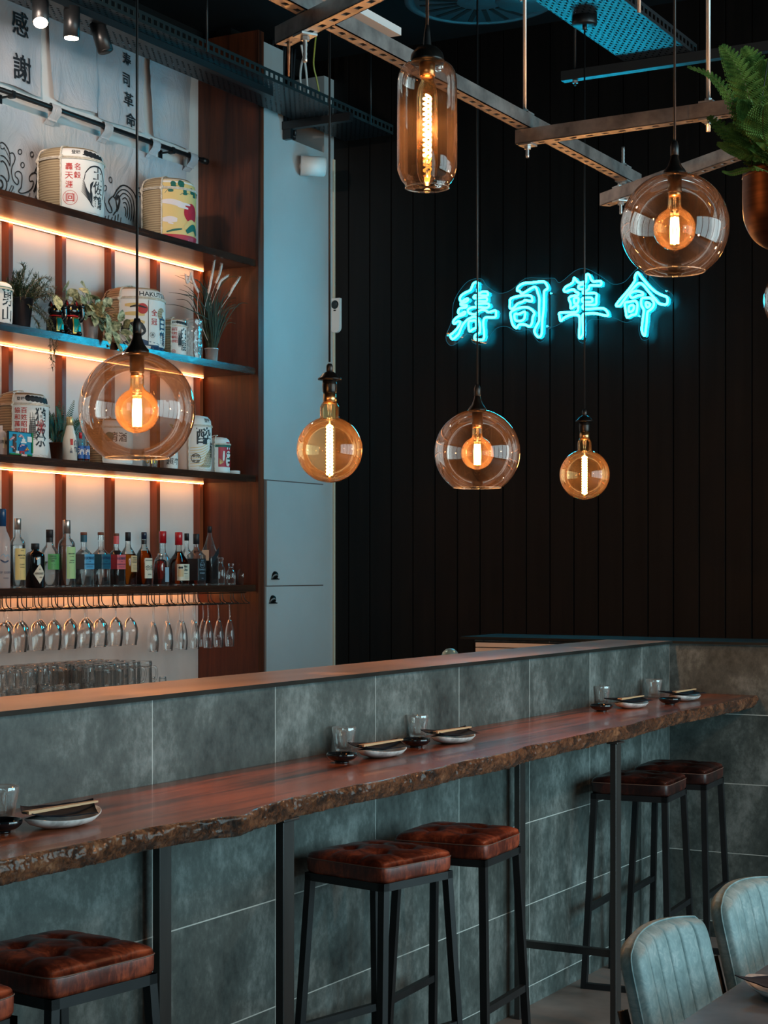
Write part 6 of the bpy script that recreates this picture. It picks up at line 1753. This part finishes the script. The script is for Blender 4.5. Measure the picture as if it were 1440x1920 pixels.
stacks = [(2,5.32,3),(28,5.32,3),(53,5.32,3),(80,5.45,3),(89,5.30,2),(113,5.30,2),(139,5.30,2),(166,5.31,3),(14,5.46,3)]
for k, (px, Y, n) in enumerate(stacks):
    x = on_y(px, 1250, Y)[0]
    for q in range(n):
        z = zc + q*0.0875
        if n == 3: z = zc + q*0.0875
        l = 'upturned glass tumbler, %s of the %s stack from the left on the back counter' % (lev[q] if n == 3 else ('bottom','top')[q], ORD[sorted(range(len(stacks)), key=lambda i: on_y(stacks[i][0],1250,stacks[i][1])[0]).index(k)])
        g = 'stacked tumblers on the back counter'
        if T0 is None: T0 = tumbler_up(l, (x, Y, z), g)
        else: dup(T0, (x, Y, z), None, l, g)
M0 = None
x0 = on_y(172, 1260, 5.30)[0]
for r, (Y, n0, n1) in enumerate(((5.30, 0, 5), (5.40, 0, 5), (5.50, -3, 5), (5.60, -3, 5))):
    for j in range(n0, n1):
        for q in (0, 1):
            x = x0 + 0.035 + j*0.0950
            l = 'upturned beer mug, %s layer, %s from the left in the %s row of mugs' % (('lower','upper')[q], ORD[j-n0], ('front','second','third','rear')[r])
            if M0 is None: M0 = mug_up(l, (x, Y, zc), radians(-35), 'upturned beer mugs on the back counter')
            else: dup(M0, (x, Y, zc + q*0.1295), radians(-35), l, 'upturned beer mugs on the back counter')
def shot(label, px, w_, top, lv):
    x = on_y(px, 1280, 5.33)[0]; t_ = 5.33/ray(px,1280)[1]; R = w_/2*t_/3300; h = (1.6+(1065-top)/3300*t_ - zc)/2
    o = thing('upturned_shot_glass', label, 'glass', (x, 5.33, zc + lv*h), 0, 'small upturned glasses beside the mugs')
    mb = MB(); mb.shell([(R,0.001),(R*0.8,h*0.93)], 20); mb.lathe([(R*0.76,h*0.85),(R*0.8,h*0.93),(R*0.74,h*0.985),(0,h*0.985)], 20); mb.build('body', M_clearth, o)
shot('upper small upturned glass right beside the beer mug handles', 286, 12, 1268, 1)
shot('lower small upturned glass right beside the beer mug handles', 286, 12, 1268, 0)
shot('upper small upturned glass at the right end of the back counter row', 305, 17, 1268, 1)
shot('lower small upturned glass at the right end of the back counter row', 305, 17, 1268, 0)

# ================================================================== PLACE SETTINGS
M_nap = M_darkblue
def tumbler(label, loc):
    o = thing('tumbler', label, 'glass', loc, random.uniform(0,1), 'glass tumblers on the slab table')
    mb = MB(); N = 80; vs = []
    prof = [(0.0,0.0008,0),(0.023,0.0008,0),(0.0255,0.004,0.3),(0.0275,0.016,1),(0.0300,0.036,1),(0.0325,0.052,0.8),(0.0345,0.061,0.15),(0.0365,0.0755,0),(0.0358,0.077,0),(0.0348,0.0755,0),
            (0.0318,0.060,0),(0.0285,0.045,0),(0.0255,0.022,0),(0.0225,0.014,0),(0.012,0.011,0),(0.0,0.0105,0)]
    for r, z, fl in prof:
        for k in range(N):
            a = 2*pi*k/N; rr = r*(1 - 0.075*fl*(1-abs(cos(a*5)))); vs.append((rr*cos(a), rr*sin(a), z))
    mb.add(vs, [(i*N+k, i*N+(k+1)%N, (i+1)*N+(k+1)%N, (i+1)*N+k) for i in range(len(prof)-1) for k in range(N)], 0, True)
    mb.build('body', M_solid, o)
def sauce(label, loc):
    o = thing('sauce_bowl', label, 'bowl', loc, 0, 'black sauce bowls on the slab table')
    mb = MB(); P = catmull([Vector((r,z,0)) for r, z in [(0.0,0.003),(0.016,0.003),(0.017,0.0005),(0.020,0.0005),(0.021,0.005),(0.033,0.009),(0.0425,0.018),(0.0435,0.025),(0.041,0.027),(0.037,0.020),(0.028,0.012),(0.0,0.009)]], 3)
    mb.lathe([(max(0,v.x),v.y) for v in P], 40); mb.build('body', M_bowl, o)
def plate(label, loc, rz, L=0.118, W=0.062, cat_='plate'):
    o = thing('boat_plate', label, cat_, loc, rz, 'oval plates set for diners')
    n = 48; vs = []; fs = []
    def outl(a, s_): 
        c, d = cos(a), sin(a); return (L*s_*c, W*s_*d*(1-0.25*c*c))
    rows = [(0.45,0.001),(0.55,0.001),(0.86,0.008),(1.0,0.018),(0.985,0.020),(0.82,0.012),(0.5,0.006),(0.0,0.005)]
    for s_, z in rows:
        for k in range(n):
            a = 2*pi*k/n; x, y = outl(a, s_); vs.append((x, y, z + (0.009*abs(cos(a))**3*(s_**3)) ))
    for i in range(len(rows)-1):
        for k in range(n): fs.append((i*n+k, i*n+(k+1)%n, (i+1)*n+(k+1)%n, (i+1)*n+k))
    fs.append(tuple(range(n))[::-1])
    mb = MB(); mb.add(vs, fs, 0, True); mb.build('dish', M_plate, o)
def napkin(label, loc, rz, s_=0.096):
    o_ = MB(); n = 16; vs = []; fs = []
    for i in range(n+1):
        for j in range(n+1):
            u, v = i/n*2-1, j/n*2-1
            x = (u+v)*0.5*s_*1.30; y = (u-v)*0.5*s_*1.05 + 0.012
            z = 0.0245 + 0.010*(x/s_)**2 + 0.003*mn.noise(Vector((u*2,v*2,loc[0]))) + 0.0015*abs(v) + 0.0105*max(0, abs(y)/(s_)-0.2)
            vs.append((x,y,z))
    m = (n+1)*(n+1)
    vs += [(x,y,z-0.0022) for x,y,z in vs]
    for i in range(n):
        for j in range(n):
            a = i*(n+1)+j; fs.append((a,a+n+1,a+n+2,a+1)); fs.append((m+a,m+a+1,m+a+n+2,m+a+n+1))
    for i in range(n):
        for e in ((i*(n+1),(i+1)*(n+1)),((i+1)*(n+1)+n,i*(n+1)+n),(i+1,i),(n*(n+1)+i,n*(n+1)+i+1)): fs.append((e[0],e[1],e[1]+m,e[0]+m))
    o_.add(vs, fs, 0, True)
    r = o_.build('napkin', M_nap, None, loc, (0,0,rz)); tag(r, label, 'napkin', 'folded dark napkins on the plates'); return r
def sticks(label, loc, rz, L=0.21, z=0.045, tilt=0.0):
    t = thing('chopsticks', label, 'chopsticks', loc, rz, 'wooden chopsticks across the plates')
    for s_ in (-1, 1):
        vs = []
        for x, w_, yy in ((-L/2,0.0042,0.0046),(L/2,0.0024,0.0030)):
            for dy, dz in ((-1,-1),(1,-1),(1,1),(-1,1)): vs.append((x, s_*yy+dy*w_, z+dz*w_*0.8+tilt*x))
        mb = MB(); mb.add(vs, [(0,3,2,1),(4,5,6,7),(0,1,5,4),(1,2,6,5),(2,3,7,6),(3,0,4,7)]); mb.build('stick', M_lightwood, t)
random.seed(2)
where = ['at the left edge of the frame', 'at the left of the middle pair', 'at the right of the middle pair', 'at the left of the far pair', 'nearest the dark partition']
sets = [ # glass base, bowl base, plate centre
 ((4,1541),(2,1561),(119,1548)), ((645,1412),(641,1430),(717,1418)), ((783,1385),(780,1401),(850,1392)),
 ((1128,1322),(1128,1334),(1184,1327)), ((1226,1308),(1256,1321),(1284,1313))]
for (g, b, p), wh in zip(sets, where):
    zt = ZT + 0.0005
    tumbler('fluted tumbler on the slab table ' + wh, on_z(g[0], g[1], zt))
    sauce('black sauce bowl on the slab table ' + wh, on_z(b[0], b[1], zt))
    c = on_z(p[0], p[1], zt); c = (c[0], c[1], zt)
    rz = 0.06
    plate('pale oval plate on the slab table ' + wh, c, rz)
    napkin('dark napkin on the slab table plate ' + wh, (c[0], c[1], c[2]), rz)
    sticks('wooden chopsticks on the slab table ' + wh, (c[0]-0.01, c[1]-0.004, c[2]), rz-0.12, 0.215, 0.041)

# ================================================================== DINING TABLE AND CHAIRS
dt = thing('dining_table', 'dark slate-topped dining table corner at the lower right', 'table', (0,0,0))
mb = MB(); mb.ab(2.9, 0.34, 0.722, 4.95, 1.12, 0.75)
o = mb.build('tabletop', M_chairtable, dt); bv = o.modifiers.new('bevel','BEVEL'); bv.width = 0.002; bv.segments = 2
for x in (3.05, 4.80):
    for y_ in (0.45, 1.0):
        mb = MB(); mb.ab(x-0.025, y_-0.025, 0, x+0.025, y_+0.025, 0.7215); mb.build('leg', M_black, dt)
c = on_z(1492, 1872, 0.7505); 
plate('speckled oval plate on the slate dining table at the right edge', c, 1.25, 0.115, 0.075)
napkin('dark napkin folded on the plate at the right edge of the dining table', (c[0]+0.005, c[1]+0.01, c[2]), 1.9, 0.085)
sticks('pair of wooden chopsticks on the dining table plate at the right edge', (c[0]-0.005, c[1]-0.045, c[2]), 0.35, 0.21, 0.043)
# channel-backed chairs
def chair(label, x0, x1, yb=1.26):
    cx = (x0+x1)/2; W = x1-x0
    t = thing('dining_chair', label, 'chair', (cx, yb, 0), 0, 'channel-backed chairs at the dining table')
    # backrest: padded slab with six vertical channels, rounded top corners, leaning away from the table
    nu, nv = 132, 40; zb, zt_ = 0.44, 0.826; th = 0.030
    def pos(u, v, side):
        z = zb + (zt_-zb)*v
        hw = W/2 * (1 - 0.045*(1-v) * 0) 
        # rounded upper corners
        k = 1.0
        if v > 0.88: k = 1 - 0.13*(1 - sqrt(max(0, 1 - ((v-0.88)/0.12)**2)))
        x = u*hw*k*(1.0 + 0.03*(1-v))
        arch = 0.014*(1-u*u)*(v**3)
        curve = 0.028*(1-u*u)                     # wraps round the sitter
        e = (max(0,1-abs(u)**9)*max(0,1-(2*v-1)**14))**0.35
        cell = abs(((u+1)*3.0) % 1.0 - 0.5)*2      # 1 at a seam
        ch = 0.009*(1-max(0,(cell-0.80)/0.20)**2) + 0.0045*(1-cell*cell)
        lean = (z-0.62)*0.24
        y = lean + curve
        if side < 0: y -= th*0.25 + (th*0.65 + ch)*e
        else: y += th*0.25 + th*0.45*e
        return (x, y, z + arch)
    vs = []; fs = []
    for side in (-1, 1):
        for j in range(nv+1):
            for i in range(nu+1): vs.append(pos(2*i/nu-1, j/nv, side))
    m = (nu+1)*(nv+1)
    for j in range(nv):
        for i in range(nu):
            a = j*(nu+1)+i; fs.append((a,a+1,a+nu+2,a+nu+1)); fs.append((m+a,m+a+nu+1,m+a+nu+2,m+a+1))
    per = [j*(nu+1) for j in range(nv, 0, -1)] + [i for i in range(nu)] + [j*(nu+1)+nu for j in range(nv)] + [nv*(nu+1)+i for i in range(nu, 0, -1)]
    for q in range(len(per)): a, b = per[q], per[(q+1) % len(per)]; fs.append((a, b, b+m, a+m)[::-1])
    mb = MB(); mb.add(vs, fs, 0, True); mb.build('backrest', M_chair, t)
    mb = MB(); P = [Vector(vs[q]) for q in per]; mb.tube([(p.x*1.004, p.y-0.001, p.z+0.0008) for p in P], 0.0022, 5, closed=True); mb.build('piping', M_chair, t)
    mb = MB(); nS = 20; hs = W/2*0.98; vs = []; fs = []
    for j in range(nS+1):
        for i in range(nS+1):
            u, v = 2*i/nS-1, 2*j/nS-1; e = (max(0,1-abs(u)**6)*max(0,1-abs(v)**6))**0.4
            vs.append((u*hs, -0.20 + v*0.20, 0.435 + 0.035*e))
    m = (nS+1)**2; vs += [(x,y,0.405) for x,y,z in vs]
    for j in range(nS):
        for i in range(nS): a = j*(nS+1)+i; fs.append((a,a+1,a+nS+2,a+nS+1)); fs.append((m+a,m+a+nS+1,m+a+nS+2,m+a+1))
    per = [j*(nS+1) for j in range(nS,0,-1)] + list(range(nS)) + [j*(nS+1)+nS for j in range(nS)] + [nS*(nS+1)+i for i in range(nS,0,-1)]
    for q in range(len(per)): a, b = per[q], per[(q+1)%len(per)]; fs.append((a,a+m,b+m,b))
    mb.add(vs, fs, 0, True); mb.build('seat', M_chair, t)
    for sx in (-1, 1):
        mb = MB(); mb.tube([(sx*hs*0.93, 0.06, 0.70),(sx*hs*0.93,0.035,0.60),(sx*hs*0.93,0.02,0.44),(sx*hs*1.0,0.06,0.0)], 0.012, 8); mb.build('leg', M_black, t)
        mb = MB(); mb.tube([(sx*hs*0.85,-0.36,0.42),(sx*hs*0.98,-0.39,0.0)], 0.012, 8); mb.build('leg', M_black, t)
    return t
chair('teal-grey leather chair with a channelled back, nearer of the two', 3.345, 3.775)
chair('teal-grey leather chair with a channelled back, further one cut off by the right edge', 3.915, 4.345)

# ================================================================== HANGING FERN
hp = on_t(1468, 395, 3.9)
hf = thing('hanging_planter', 'green fern hanging in a copper pot at the upper right edge', 'plant', (hp[0], hp[1], hp[2]))
M_copper = noisy('dark_brushed_copper', (0.05,0.021,0.011), (0.10,0.043,0.022), 6, 0.42, (1,1,14), metal=0.9)
R = 0.088; mb = MB()
P = catmull([Vector((r,z,0)) for r, z in [(0.0,-0.088),(0.03,-0.085),(0.060,-0.066),(0.080,-0.035),(0.088,0.005),(0.088,0.085),(0.0845,0.0855),(0.0835,0.07),(0.0,0.06)]], 4)
mb.lathe([(max(0,v.x),v.y) for v in P], 48); mb.build('pot', M_copper, hf)
mb = MB()
for a in (0.4, 2.5, 4.6): mb.tube([(0.086*cos(a),0.086*sin(a),0.08),(0,0,0.55)], 0.0012, 5)
mb.tube([(0,0,0.55),(0,0,4.6-hp[2])], 0.0012, 5); mb.build('hanging_wire', M_black, hf)
mb = MB(); mb.tube(catmull([(-0.05,0.0,-0.075),(-0.035,0.0,-0.10),(-0.02,0.0,-0.12),(0.01,0,-0.13)], 4), 0.0022, 6); mb.build('drip_tube', M_clearth, hf)
mb = MB(); ms_ = MB(); random.seed(12)
def lf(px, py, t): q = on_t(px, py, t); return Vector((q[0]-hp[0], q[1]-hp[1], q[2]-hp[2]))
FR = [([(1462,322),(1430,290),(1415,230),(1398,160),(1375,115),(1355,88)], 0.062, 3.85),
      ([(1462,322),(1410,270),(1385,215),(1360,170),(1330,140),(1292,126)], 0.030, 3.8),
      ([(1462,325),(1440,300),(1420,275),(1395,265),(1370,250)], 0.050, 3.82),
      ([(1462,325),(1430,300),(1400,290),(1370,280),(1347,270)], 0.036, 3.78),
      ([(1462,325),(1430,318),(1400,318),(1372,325),(1356,322)], 0.014, 3.76),
      ([(1462,322),(1450,260),(1440,200),(1425,150),(1410,110),(1396,92)], 0.060, 3.95),
      ([(1465,322),(1465,250),(1455,190),(1442,140),(1435,115)], 0.062, 3.9),
      ([(1465,325),(1430,270),(1412,230),(1402,205),(1398,190)], 0.045, 3.8),
      ([(1470,325),(1490,260),(1510,200),(1545,150)], 0.065, 3.9), ([(1470,325),(1500,290),(1540,260),(1575,260)], 0.055, 3.85),
      ([(1465,325),(1455,290),(1440,262),(1425,240)], 0.045, 3.75), ([(1468,325),(1475,270),(1470,210),(1480,150)], 0.065, 4.0),
      ([(1460,322),(1438,280),(1430,235),(1432,200)], 0.05, 3.72)]
for pts, w_, tt in FR: frond(mb, ms_, [lf(px, py, tt + 0.1*(1-i/len(pts))*0 ) if i else Vector((0,0,0.062)) for i, (px, py) in enumerate(pts)], w_, 24, teeth=True, up=(-0.5,-0.4,0.75))
for k in range(9):
    a = random.uniform(0,2*pi); L = random.uniform(0.12,0.22); d = Vector((cos(a)*0.7, sin(a)*0.7, 0.9)); p0 = Vector((cos(a)*0.02,sin(a)*0.02,0.06))
    frond(mb, ms_, [p0, p0+d*L*0.5, p0+d*L+Vector((0,0,-0.02))], 0.045, 16, teeth=True, up=(-0.5,-0.4,0.75))
mb.build('foliage', M_fern, hf); ms_.build('stems', M_stem, hf)
